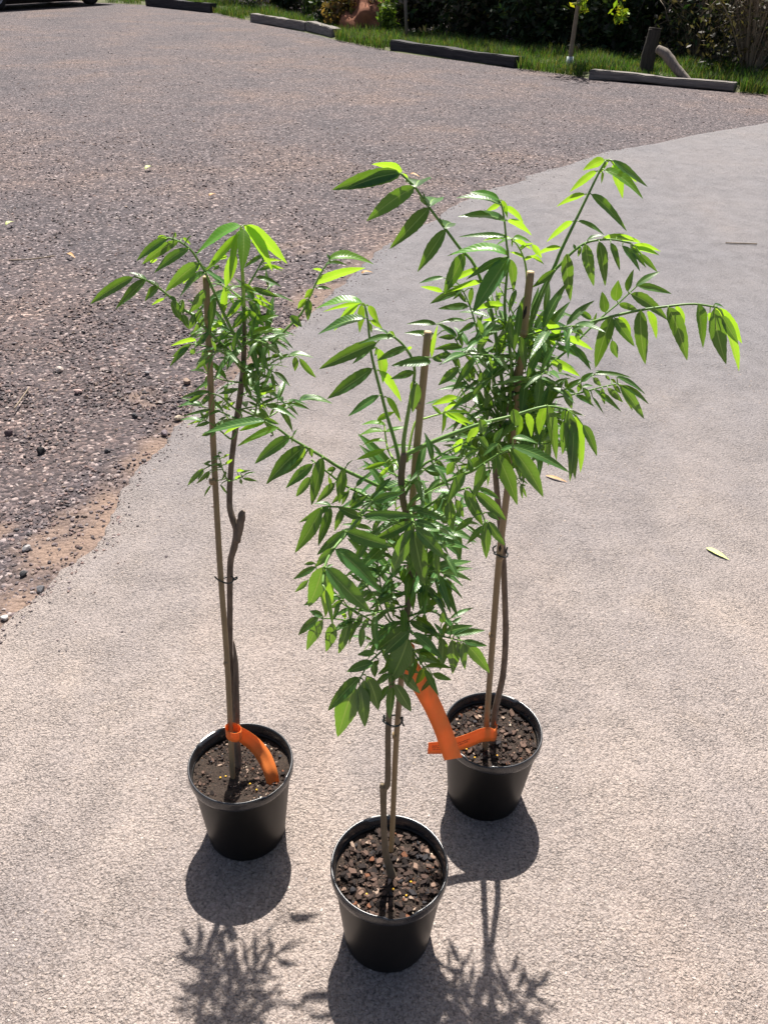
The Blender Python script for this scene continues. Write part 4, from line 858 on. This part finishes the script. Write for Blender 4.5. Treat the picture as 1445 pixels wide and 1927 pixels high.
# left label: loop round the trunk, tail falling to the pot wall
o = empty('plant_tag', atY(436, 1385, YL), 'orange label looped on the bare stem with its tail drooping inside the pot', 'plant label', 'orange plant labels')
og = o.location
loop = []
cL = atY(440, 1378, YL+.006)
for k in range(13):
    a = math.pi*2*k/12-.6; loop.append(cL+Vector((.0145*math.cos(a), .013*math.sin(a), -.004*math.cos(a))))
strip('loop', ribbon(loop, [Vector((0, 0, .0115))]*13, 2), M['orange'], o, og)
Q = [(448,1378,.012), (462,1388,.02), (480,1402,.018), (497,1424,.006), (509,1452,-.012), (515,1477,-.022)]
hv = [(-4,11),(-8,11),(-10,9.5),(-12,7.5),(-12.5,4),(-11.5,3)]
strip('tail', ribbon([atY(x, y, YL+d) for x, y, d in Q], [atY(x+a, y+b2, YL+d-.004)-atY(x, y, YL+d) for (x, y, d), (a, b2) in zip(Q, hv)]), M['orange'], o, og)
# front label: long curved strip, blunt notched end
o = empty('plant_tag', atY(750, 1215, YF), 'long orange label strip curving down from the sapling nearest the camera', 'plant label', 'orange plant labels')
og = o.location
Q = [(741,1213,-.006), (752,1232,-.008), (772,1258,-.004), (796,1295,0), (817,1335,.004), (834,1375,.006), (846,1410,.006), (853,1428,.006)]
hv = [(-10,6),(-13,7),(-15.5,9),(-16.5,8),(-16,6),(-16,4.5),(-16.5,3.5),(-17,3)]
strip('tail', ribbon([atY(x, y, YF+.03+d) for x, y, d in Q], [atY(x+a, y+b2, YF+.03+d-.004)-atY(x, y, YF+.03+d) for (x, y, d), (a, b2) in zip(Q, hv)]), M['orange'], o, og)
lp = []; cF = atY(757, 1228, YF+.012)
for k in range(13):
    a = math.pi*2*k/12+.3; lp.append(cF+Vector((.017*math.cos(a), .015*math.sin(a), 0)))
strip('loop', ribbon(lp, [Vector((0, 0, .010))]*13, 2), M['orange'], o, og)
# right label: printed strip round stake and trunk
o = empty('plant_tag', atY(913, 1390, YR), 'printed orange label wrapped on the stake over the pot rim of the tallest sapling', 'plant label', 'orange plant labels')
og = o.location; YT = YR-.02
Q = [(931,1360,.03), (935,1372,.024), (931,1383,.0), (921,1382,-.012), (905,1384,-.016), (880,1394,-.024), (850,1403,-.034), (828,1407,-.04), (805,1408,-.044)]
hv = [(1,-5), (0,9), (0,11), (0,13), (0,13), (1,13), (0,12.5), (0,11.5), (-1,10.5)]
rows = ribbon([atY(x, y, YT+d) for x, y, d in Q], [atY(x+a, y+b2, YT+d)-atY(x, y, YT+d) for (x, y, d), (a, b2) in zip(Q, hv)])
strip('tail', rows, M['orange'], o, og)
def text_on(lines, x0, y0, x1, y1, d0, d1, size):
    a, b2 = atY(x0, y0, YT+d0-.0022), atY(x1, y1, YT+d1-.0022); ux = (b2-a).normalized(); vw = (CAM-a).normalized()
    uz = vw.cross(ux).normalized(); nz_ = ux.cross(uz)
    cu = bpy.data.curves.new('lettering', 'FONT'); cu.body = '\n'.join(lines); cu.size = size; cu.space_line = .95; cu.extrude = 0; cu.align_x = 'LEFT'; cu.offset = .00004
    t0 = bpy.data.objects.new('lettering_curve', cu); me = bpy.data.meshes.new_from_object(t0); bpy.data.objects.remove(t0)
    me.name = 'lettering'; me.materials.clear(); t = link('lettering', me, M['ink'])
    mm = Matrix((ux, uz, nz_)).transposed().to_4x4(); mm.translation = a-og; t.parent = o; t.matrix_local = mm
text_on(['Needs Fl', 'Fruit Size', 'with dark s'], 813, 1405, 836, 1404, -.0425, -.038, .0036)
text_on(['long cutting plant', 'organic mulch'], 861, 1400, 888, 1390, -.031, -.022, .0036)

# ------------------------------------------------------------------ litter on the ground
def ground_leaf(px, py, qx, qy, w, m, label, arch=.25):
    a, b2 = gpt(px, py), gpt(qx, qy); a.z += .003; b2.z += .003
    V, Fc, UV = leaf_data(a, b2, Vector((0, -.25, 1)), (b2-a).length*w, arch, .35, 10)
    ob = link('fallen_leaf', pymesh('fallen_leaf', V, Fc, True), m, loc=a); tag(ob, label, 'leaf', 'leaves fallen on the ground')
ground_leaf(1026,896,1068,909, .075, M['dryleaf'], 'narrow dry orange leaf lying on asphalt right of the tallest sapling', .08)
ground_leaf(1328,1032,1371,1055, .12, M['paleleaf'], 'pale yellow green leaf alone on open asphalt', .06)
ground_leaf(274,320,290,315, .16, M['paleleaf'], 'pale curled leaf far up on the gravel')
ground_leaf(680,516,702,514, .15, M['dryleaf'], 'small orange leaf on asphalt at the gravel edge')
ground_leaf(128,480,143,487, .12, M['dryleaf'], 'tan dry leaf lying on the gravel')
ground_leaf(394,370,408,367, .2, M['dryleaf'], 'brown curled leaf on the gravel above the bare-stemmed sapling')
ground_leaf(12,425,30,419, .16, M['paleleaf'], 'cream leaf sliver on the gravel beside the frame edge')
ground_leaf(770,330,790,334, .12, M['dryleaf'], 'thin rusty leaf on the gravel beyond the highest leaves')
def twig(pts, r, label):
    P = [gpt(*p)+Vector((0, 0, r+.003)) for p in pts]; Pc, Rc = catmull(P, [r]*len(P), 4)
    ob = tube('fallen_twig', Pc, Rc, M['twig'], None, P[0], 6); ob.location = P[0]; tag(ob, label, 'twig', 'twigs on the ground')
twig([(1364,459),(1395,460),(1423,461)], .004, 'straight brown twig on the asphalt far up the drive')
twig([(18,492),(60,490),(104,484)], .004, 'long pale straw twig lying across the gravel')
twig([(28,772),(42,752),(56,732)], .003, 'short slanting twig on the gravel near the black stone')

# ------------------------------------------------------------------ far side: verge, sleepers, thicket, car
FE = [gpt(*p) for p in ((1900,218),(1445,179),(1378,173),(1107,147),(965,129),(735,97),(625,74),(470,40),(400,24),(270,9),(150,2))]
TAN = (FE[9]-FE[2]); TAN.z = 0; TAN.normalize(); OUT = Vector((TAN.y, -TAN.x, 0))
def far(px, off, py=None):
    """point off metres beyond the gravel edge, where the photo column px crosses it"""
    import bisect
    X = (1900,1445,1378,1107,965,735,625,470,400,270,150)
    for i in range(len(X)-1):
        if X[i] >= px >= X[i+1]:
            f = (X[i]-px)/(X[i]-X[i+1]); p = FE[i].lerp(FE[i+1], f); break
    else: p = FE[0] if px > X[0] else FE[-1]
    d = Vector((p.x, p.y, 0)).normalized(); k = off/max(.3, d.dot(OUT))
    q = p+d*k; q.z = gzf(q.y); return q
V, Fc = [], []
edge = [FE[0]-TAN*14]+FE+[FE[-1]+TAN*14]
dense = []
for a, b2 in zip(edge, edge[1:]):
    for k in range(8): dense.append(a.lerp(b2, k/8))
for p in dense:
    for off, dz in ((.1, -.02), (.3, .02), (1.0, .05), (1.9, .02), (3.0, -.25), (6, -.7), (14, -.9), (60, 1.5)):
        q = p+OUT*(off+.12*vnoise(p.x, p.y, 1.3, off)); V.append((q.x, q.y, gzf(q.y)+dz+(.05*vnoise(q.x, q.y, .8, 3) if off > .2 else 0)))
nv = 8
gr = [(i*nv+k, (i+1)*nv+k, (i+1)*nv+k+1, i*nv+k+1) for i in range(len(dense)-1) for k in range(nv-1)]
me = pymesh('verge_ground', V, gr, True); me.materials.append(M['verge']); me.materials.append(M['litter'])
for i, p in enumerate(me.polygons): p.material_index = 0 if (i % (nv-1)) < 3 else 1
link('verge_ground', me, None, kind='structure')
# grass blades
def blades(n, pxr, offr, hr, cols, name, wd=.008):
    V = np.empty((n, 5, 3)); cc = np.empty((n, 3))
    for i in range(n):
        px = rng.uniform(*pxr); q = far(px, rng.uniform(.33 if (1095 < px < 1390 or 725 < px < 975 or 462 < px < 632 or 268 < px < 402) else .03, offr[1])); h = rng.uniform(*hr)*(.6+.8*max(0, .5+vnoise(q.x, q.y, 1.5, 7)))
        a = rng.uniform(0, 6.28); l = Vector((math.cos(a), math.sin(a), 0)); s = Vector((-l.y, l.x, 0))*wd*rng.uniform(.7, 1.4); b = rng.uniform(.1, .6)*h
        V[i] = [tuple(q-s), tuple(q+s), tuple(q+l*b*.35+Vector((0, 0, h*.6))-s*.7), tuple(q+l*b*.35+Vector((0, 0, h*.6))+s*.7), tuple(q+l*b+Vector((0, 0, h)))]
        cc[i] = np.array(cols[rng.randrange(len(cols))])*rng.uniform(.75, 1.25)
    b = np.arange(n)[:, None]*5
    T = np.concatenate([b+np.array([[0, 1, 3]]), b+np.array([[0, 3, 2]]), b+np.array([[2, 3, 4]])])
    me = npmesh(name, V.reshape(-1, 3), T); col_attr(me, cc.repeat(5, 0)); return link(name, me, M['grass'], kind='stuff')
GC = [(.042,.105,.022),(.06,.122,.027),(.08,.13,.036),(.085,.1,.035),(.025,.06,.016),(.12,.11,.05)]
blades(52000, (200, 1500), (.02, 2.0), (.05, .2), GC, 'grass', .0055)

def sleeper(p0, p1, w, h, m, label, lift=0.):
    a, b2 = gpt(*p0), gpt(*p1); d = b2-a; L_ = d.length
    bm = bmesh.new(); bmesh.ops.create_cube(bm, size=1)
    bmesh.ops.subdivide_edges(bm, edges=[e for e in bm.edges if abs((e.verts[0].co-e.verts[1].co).x) > .5], cuts=14)
    for v in bm.verts:
        x, y, z = v.co; v.co = Vector((x*L_, y*w, z*h))
        v.co += Vector((0, 1, 0))*(.022*vnoise(v.co.x, y, 1.2, L_)+.012*vnoise(v.co.x, y, 6, L_))+Vector((0, 0, 1))*(.03*vnoise(v.co.x, z, 1.1, L_+4)+.014*vnoise(v.co.x, y+z, 7, L_+6))
    bmesh.ops.bevel(bm, geom=[e for e in bm.edges if abs((e.verts[0].co-e.verts[1].co).x) > .05 and len(e.link_faces) == 2 and e.calc_face_angle(0) > .8], offset=.014, segments=2, affect='EDGES')
    ob = bmobj('timber_sleeper', bm, m)
    x = d.normalized(); y = Vector((0, 0, 1)).cross(x).normalized(); z = x.cross(y)
    mm = Matrix((x, y, z)).transposed().to_4x4(); mm.translation = (a+b2)*.5+z*(h*.5-.012+lift)-y*(w*.5)*(1 if y.dot(OUT) < 0 else -1); ob.matrix_world = mm
    tag(ob, label, 'sleeper', 'timber sleepers edging the gravel car park'); return ob
sleeper((1107,147),(1378,171), .26, .12, M['sleeper'], 'weathered grey timber sleeper with pale top, in front of the leaning log')
sleeper((734,93),(966,126), .24, .145, M['sleeper_dark'], 'blackened timber sleeper in front of the dark thicket')
sleeper((471,40),(574,58), .22, .17, M['sleeper'], 'longer light grey half of the kinked sleeper pair by the grass')
sleeper((576,58),(624,70), .22, .175, M['sleeper'], 'shorter light grey half of the kinked sleeper pair by the grass')
sleeper((275,10),(396,23), .2, .2, M['sleeper_dark'], 'far dark timber sleeper nearest the parked car')

def blob_cards(n, ctr, rad, size, cols, seed, squash=1., lo=-1., shell=.35):
    r = np.random.RandomState(seed)
    d = r.normal(size=(n, 3)); d /= np.linalg.norm(d, axis=1)[:, None]; d[:, 2] = np.maximum(d[:, 2], lo)
    rr = (shell+(1-shell)*r.rand(n)**.6)
    lump = np.array([1+.35*noise.noise(Vector(v)*2.1+Vector((seed, 0, 0)))+.2*noise.noise(Vector(v)*5+Vector((0, seed, 0))) for v in d])
    P = np.array(ctr)+d*(rr*lump)[:, None]*np.array(rad)
    u = r.normal(size=(n, 3)); u /= np.linalg.norm(u, axis=1)[:, None]; w = r.normal(size=(n, 3)); w = np.cross(u, w); w /= np.linalg.norm(w, axis=1)[:, None]+1e-9
    s = size*r.uniform(.6, 1.4, (n, 1)); V = np.stack([P-u*s, P+w*s*.42, P+u*s, P-w*s*.42], 1)
    cc = np.array(cols)[r.randint(len(cols), size=n)]*r.uniform(.7, 1.3, (n, 1))
    return V.reshape(-1, 3), cc.repeat(4, 0)
def cards_obj(name, Vs, Cs, parent, org, m=None):
    V = np.vstack(Vs)-np.array(org); T = np.arange(len(V)).reshape(-1, 4)
    me = npmesh(name, V, T); col_attr(me, np.vstack(Cs)); return link(name, me, m or M['card'], parent)
DG = [(.018,.042,.016),(.025,.055,.02),(.03,.045,.018),(.04,.06,.025),(.03,.032,.02)]
def tree(px, off, h, cr_, label, seed, cols=DG, n=2600, size=.11, low=.25, name='evergreen_tree'):
    p = far(px, off+.9); p.z -= .3 if off > 2.5 else .05
    o = empty(name, p, label, 'tree', 'trees and shrubs beyond the verge'); r = random.Random(seed)
    P = [p+Vector((r.uniform(-.1, .1)*k, r.uniform(-.1, .1)*k, h*.8*k/4)) for k in range(5)]
    P[0] = p; Pc, Rc = catmull(P, [.11, .09, .07, .05, .02], 4); tube('trunk', Pc, Rc, M['postwood'], o, p, 8, .06)
    V_, C_ = [], []
    k = 8
    for i in range(k):
        f = low+(.95-low)*i/(k-1); a = r.uniform(0, 6.28); q = cr_*(1.05-.45*f)*r.uniform(.3, .75)
        v, cc = blob_cards(n//k, p+Vector((q*math.cos(a), q*math.sin(a), h*f)), (cr_*.75*(1.1-.4*f), cr_*.75*(1.1-.4*f), h*.15), size, cols, seed*17+i, shell=.2)
        V_.append(v); C_.append(cc)
    cards_obj('crown', V_, C_, o, p)
    return o
tl = [(1420,3.0,5.5,1.5,'dark evergreen behind the bare twig bush'), (1290,3.4,6,1.6,'tall dark evergreen behind the leaning log and post'), (1180,3.1,5.6,1.5,'dark leafy evergreen between the yellow leaved young tree and the post'),
      (1060,3.4,6,1.6,'dark evergreen directly behind the yellow leaved young tree'), (960,3.0,5.4,1.5,'black green evergreen behind the end of the blackened sleeper'), (880,3.3,6,1.6,'dark evergreen behind the middle of the blackened sleeper'),
      (800,3.0,5.2,1.5,'dark evergreen right of the thin grey pole'), (715,4.2,6,1.6,'dark evergreen behind the red earth bank'), (640,3.4,5.5,1.5,'dark evergreen left of the red earth bank'), (570,3.2,5.2,1.4,'dark evergreen behind the kinked sleeper pair'),
      (500,3.6,6,1.6,'dark evergreen furthest along the verge towards the parked car')]
for i, (px, off, h, cw, lb) in enumerate(tl): tree(px, off, h, cw, lb, 40+i)
def bush(px, off, w, h, label, seed, cols=DG, n=2200, size=.07, twigs=0, name='shrub'):
    p = far(px, off+(.45 if not twigs and h > 1.1 else 0)); p.z -= .08
    o = empty(name, p, label, 'shrub', 'trees and shrubs beyond the verge'); r = random.Random(seed)
    V_, C_ = [], []
    for i in range(5):
        a = r.uniform(0, 6.28); q = w*.5*r.random()
        v, cc = blob_cards(n//5, p+Vector((q*math.cos(a), q*math.sin(a), h*r.uniform(.3, .65))), (w*.6, w*.6, h*.42), size, cols, seed*13+i, shell=.15); V_.append(v); C_.append(cc)
    cards_obj('foliage', V_, C_, o, p)
    V, Fc = [], []
    for i in range(6+twigs):
        a = r.uniform(0, 6.28); e = p+Vector((w*.9*math.cos(a)*r.uniform(.3, 1), w*.9*math.sin(a)*r.uniform(.3, 1), h*r.uniform(.5, 1.05))); mid = p.lerp(e, .5)+Vector((r.uniform(-.15, .15), r.uniform(-.15, .15), .12*h))
        Pc, Rc = catmull([p, mid, e], [.012, .008, .003], 4); V, Fc = tube_data([x-p for x in Pc], Rc, 5, True, 0, V, Fc)
        for b in range(2 if twigs else 0):
            s = Pc[r.randrange(3, 8)]; e2 = s+Vector((r.uniform(-.5, .5), r.uniform(-.5, .5), r.uniform(-.35, .4)))
            V, Fc = tube_data([s-p, (s+e2)*.5-p+Vector((0, 0, .05)), e2-p], [.005, .004, .002], 4, True, 0, V, Fc)
    link('twigs', pymesh('twigs', V, Fc, True), M['twig'] if twigs else M['postwood'], o)
    return o
BR = [(.07,.055,.04),(.045,.038,.028),(.08,.065,.042),(.05,.06,.03),(.12,.1,.075)]
bush(1400, 1.25, 1.2, 2.1, 'tangled brown bush of bare twigs behind the end of the grey sleeper', 71, BR, 2400, .045, 60, 'twig_bush')
bush(1300, 2.1, .9, 1.7, 'grey brown twiggy bush behind the leaning log', 72, BR+DG, 2200, .05, 40, 'twig_bush')
bush(1150, 1.9, .9, 1.5, 'low dark leafy shrub between the young tree and the post', 73, DG)
bush(1010, 1.8, .9, 1.4, 'low dark shrub left of the yellow leaved young tree', 74, DG)
bush(900, 1.9, .9, 1.5, 'low dark brown shrub behind the blackened sleeper', 75, BR+DG)
bush(800, 2.0, .9, 1.5, 'low dark shrub right of the thin grey pole', 76, DG+BR)
bush(640, 1.6, .7, 1.0, 'low dark shrub left of the rusty fern mound', 77, DG)
bush(540, 2.1, .8, 1.3, 'dark shrub behind the kinked sleeper pair', 78, DG)
LM = [(.12,.2,.03),(.16,.22,.04),(.1,.16,.03)]
bush(728, 1.5, .28, .75, 'yellow green weedy plant right of the red earth bank', 79, LM, 500, .06)
bush(585, 1.9, .22, .9, 'light green weed hanging among dark shrubs', 80, LM, 260, .06)
# red earth bank with rusty fern fronds
p = far(690, 1.7); p.z -= .1
bm = bmesh.new(); bmesh.ops.create_icosphere(bm, subdivisions=4, radius=1)
for v in bm.verts:
    f = 1+.25*noise.noise(v.co*2)+.1*noise.noise(v.co*6); v.co = Vector((v.co.x*.6*f, v.co.y*.6*f, max(-.05, v.co.z)*.7*f))
ob = bmobj('earth_mound', bm, M['clay'], None, p, True); tag(ob, 'mound of bare red brown earth at the thicket edge', 'mound')
p2 = far(665, 1.45); p2.z -= .05
v, cc = blob_cards(1500, p2+Vector((0, 0, .4)), (.6, .35, .5), .07, [(.16,.1,.05),(.2,.12,.06),(.12,.085,.04),(.1,.1,.04)], 91, shell=.2)
ob = cards_obj('dead_fern', [v], [cc], None, p2); ob.location = p2; tag(ob, 'clump of dry tan fern in front of the red earth mound', 'fern')
# thin grey pole and its stump
p = far(768, 1.3); o = tube('thin_pole', [p, p+Vector((-.03, 0, .4)), p+Vector((-.1, .0, 1.3))], [.035, .033, .03], M['oldwood'], None, p, 8, .05); o.location = p
tag(o, 'thin leaning grey pole at the thicket edge beyond the blackened sleeper', 'pole')
# old fence post and the log leaning on it
p = gpt(1214, 158); p = far(1216, .75); V = [p, p+Vector((.0, 0, .25)), p+Vector((.02, 0, .46)), p+Vector((.03, 0, .58))]
o = empty('old_post', p, 'stout dark wooden post with a pale sawn top beside the leaning log', 'post')
Pc, Rc = catmull(V, [.105, .1, .092, .088], 4); tube('shaft', Pc, Rc, M['postwood'], o, p, 10, .06)
d = (Pc[-1]-Pc[-2]).normalized(); tube('sawn_top', [Pc[-1]+d*.001, Pc[-1]+d*.02], [.09, .085], M['postwood'], o, p, 10)
e = far(1303, .3); s = atY(1236, 92, e.y+.35)
Pc, Rc = catmull([s, s.lerp(e, .25)+Vector((0, 0, .035)), s.lerp(e, .6)+Vector((0, 0, .0)), e], [.05, .068, .06, .045], 5)
o = tube('leaning_log', Pc, Rc, M['oldwood'], None, e, 10, .06); o.location = e; tag(o, 'pale weathered log leaning down from the old post behind the grey sleeper', 'log')
# young tree with stake guard and yellow-green leaves
p = far(1070, .55); o = empty('young_tree', p, 'slender young tree with a few yellow green leaves and a pale guard at its foot', 'tree')
Pc, Rc = catmull([p, p+Vector((.01, 0, .5)), p+Vector((.03, 0, 1.1)), p+Vector((.05, 0, 2.2))], [.035, .032, .028, .012], 4); tube('trunk', Pc, Rc, M['twig'], o, p, 8, .04)
tube('guard', [p+Vector((0, 0, -.02)), p+Vector((0, 0, .17))], [.055, .05], M['guard'], o, p, 10)
def brn(a, b2, c2, r0):
    Pc, Rc = catmull([p+Vector(a), p+Vector(b2), p+Vector(c2)], [r0, r0*.7, r0*.4], 4); tube('limb', Pc, Rc, M['twig'], o, p, 6)
brn((.02, 0, 1.15), (.35, -.05, 1.2), (.62, -.05, .85), .012); brn((.02, 0, 1.3), (-.15, .05, 1.45), (-.3, .0, 1.35), .011); brn((.02, 0, 1.0), (.1, 0, 1.08), (.17, 0, .9), .009)
V_, C_ = [], []
YG = [(.28,.34,.03),(.2,.3,.03),(.34,.33,.03),(.16,.26,.03)]
for i, (x, z, w, h) in enumerate(((.62,.78,.14,.16), (.68,.7,.1,.14), (.36,1.18,.1,.11), (.14,.98,.12,.1), (.05,.82,.12,.1), (-.28,1.28,.12,.12), (.0,1.3,.14,.1), (.1,1.6,.25,.2), (-.2,1.7,.22,.18), (.45,1.5,.2,.14), (.05,2.0,.35,.25))):
    v, cc = blob_cards(34, p+Vector((x, -.02, z)), (w, w, h), .055, YG, 120+i, shell=.1); V_.append(v); C_.append(cc)
cards_obj('foliage', V_, C_, o, p)
# wooded hillside far behind: reads as one mass
V_, C_ = [], []
r = random.Random(5)
for i in range(70):
    px = r.uniform(430, 1500); q = far(px, r.uniform(5.5, 12)); v, cc = blob_cards(520, q+Vector((0, 0, r.uniform(.2, 4.5))), (1.7, 1.7, 1.4), .2, DG, 500+i, shell=.2); V_.append(v); C_.append(cc)
cards_obj('woodland', V_, C_, None, (0, 0, 0))['kind'] = 'stuff'
# ground litter under the thicket edge
V_, C_ = [], []
for i in range(60):
    q = far(r.uniform(430, 1500), r.uniform(1.7, 4)); v, cc = blob_cards(90, q+Vector((0, 0, .05)), (.5, .5, .22), .06, BR+DG, 800+i, shell=.1); V_.append(v); C_.append(cc)
cards_obj('undergrowth', V_, C_, None, (0, 0, 0))['kind'] = 'stuff'

# parked car, only its lower edge in the frame
w0 = gpt(176, 9); w1 = gpt(0, 20); ax = (w1-w0); ax.z = 0; ax.normalize(); sl = .0567*ax.y
car = empty('parked_car', w0, 'dark blue parked car, only its sill and a wheel showing at the top corner', 'car')
X = Vector((ax.x, ax.y, sl)).normalized(); Zc = Vector((0, -.0567, 1)).normalized(); Yc = Zc.cross(X).normalized()
if Yc.y < 0: Yc = -Yc
Zc = X.cross(Yc); Zc = -Zc if Zc.z < 0 else Zc
if X.cross(Yc).dot(Zc) < 0: left = True
mm = Matrix((X, Yc, Zc)).transposed().to_4x4()
# local axes: x from this wheel towards the other end, y across the car away from the camera, z up
def cp(x, y, z): return X*x+Yc*y+Zc*z
prof = [(-.85,.28),(-.88,.55),(-.8,.8),(-.2,.95),(.35,1.0),(.95,1.42),(2.3,1.46),(3.0,1.05),(3.9,.98),(3.95,.6),(3.9,.3),(3.4,.2),(.3,.2)]
V, Fc = [], []; npf = len(prof)
for yv, sh in ((.02, .0), (0.06, .03), (.85, .05), (1.62, .03), (1.66, .0)):
    for (x, z) in prof: V.append(cp(x, yv+(.14*(1 if yv < .8 else -1)*max(0, (z-1.0)/.46) if yv != .85 else 0), z+sh*.5))
for i in range(4):
    for k in range(npf): k2 = (k+1) % npf; Fc.append((i*npf+k, i*npf+k2, (i+1)*npf+k2, (i+1)*npf+k))
Fc.append(tuple(range(npf))); Fc.append(tuple(range(4*npf, 5*npf))[::-1])
me = pymesh('body', V, Fc); bm = bmesh.new(); bm.from_mesh(me); bmesh.ops.recalc_face_normals(bm, faces=bm.faces); bm.to_mesh(me); bm.free()
link('body', me, M['carpaint'], car)
for (xa, xb) in ((.55, 1.45), (1.52, 2.6)):
    V = [cp(xa+(.35 if xa < 1 else 0), .055, 1.03), cp(xb, .055, 1.03), cp(xb-(.28 if xa > 1 else 0), .135, 1.36), cp(xa+(.62 if xa < 1 else 0), .135, 1.36)]
    V += [v+Yc*.02 for v in V]
    link('window', pymesh('window', V, [(0,1,2,3),(4,7,6,5),(0,4,5,1),(1,5,6,2),(2,6,7,3),(3,7,4,0)]), M['glass'], car)
def cbox(name, x0, x1, y0, y1, z0, z1, m):
    V = [cp(x, y, z) for x in (x0, x1) for y in (y0, y1) for z in (z0, z1)]
    link(name, pymesh(name, V, [(0,1,3,2),(4,6,7,5),(0,4,5,1),(2,3,7,6),(0,2,6,4),(1,5,7,3)]), m, car)
cbox('underbody', -.4, 3.5, .15, 1.5, .1, .3, M['rubber'])
cbox('sill_trim', .42, 2.65, -.0, .03, .27, .33, M['chrome'])
cbox('tail_light', -.89, -.84, .08, .35, .6, .78, M['clay'])
cbox('door_handle', 1.2, 1.38, -.005, .03, .84, .87, M['chrome'])
def wheel(x, y):
    # tyre and rim of revolution about the car's y axis
    V, Fc = [], []; pr = [(.2,-.09),(.28,-.1),(.315,-.07),(.32,0),(.315,.07),(.28,.1),(.2,.09)]; ns = 28
    for rr, yy_ in pr:
        for k in range(ns): a = 2*math.pi*k/ns; V.append(cp(x+rr*math.cos(a), y+yy_, .32+rr*math.sin(a)))
    for i in range(len(pr)-1):
        for k in range(ns): k2 = (k+1) % ns; Fc.append((i*ns+k, i*ns+k2, (i+1)*ns+k2, (i+1)*ns+k))
    t = link('wheel', pymesh('wheel', V, Fc, True), M['rubber'], car)
    V, Fc = [], []; pr = [(.215,-.085),(.2,-.075),(.17,-.06),(.06,-.085),(.0001,-.088)]
    for rr, yy_ in pr:
        for k in range(ns): a = 2*math.pi*k/ns; V.append(cp(x+rr*math.cos(a), y+yy_, .32+rr*math.sin(a)))
    for i in range(len(pr)-1):
        for k in range(ns): k2 = (k+1) % ns; Fc.append((i*ns+k, (i+1)*ns+k, (i+1)*ns+k2, i*ns+k2))
    link('rim', pymesh('rim', V, Fc, True), M['alloy'], t)
for x in (0, 3.05):
    for y in (.09, 1.58): wheel(x, y)
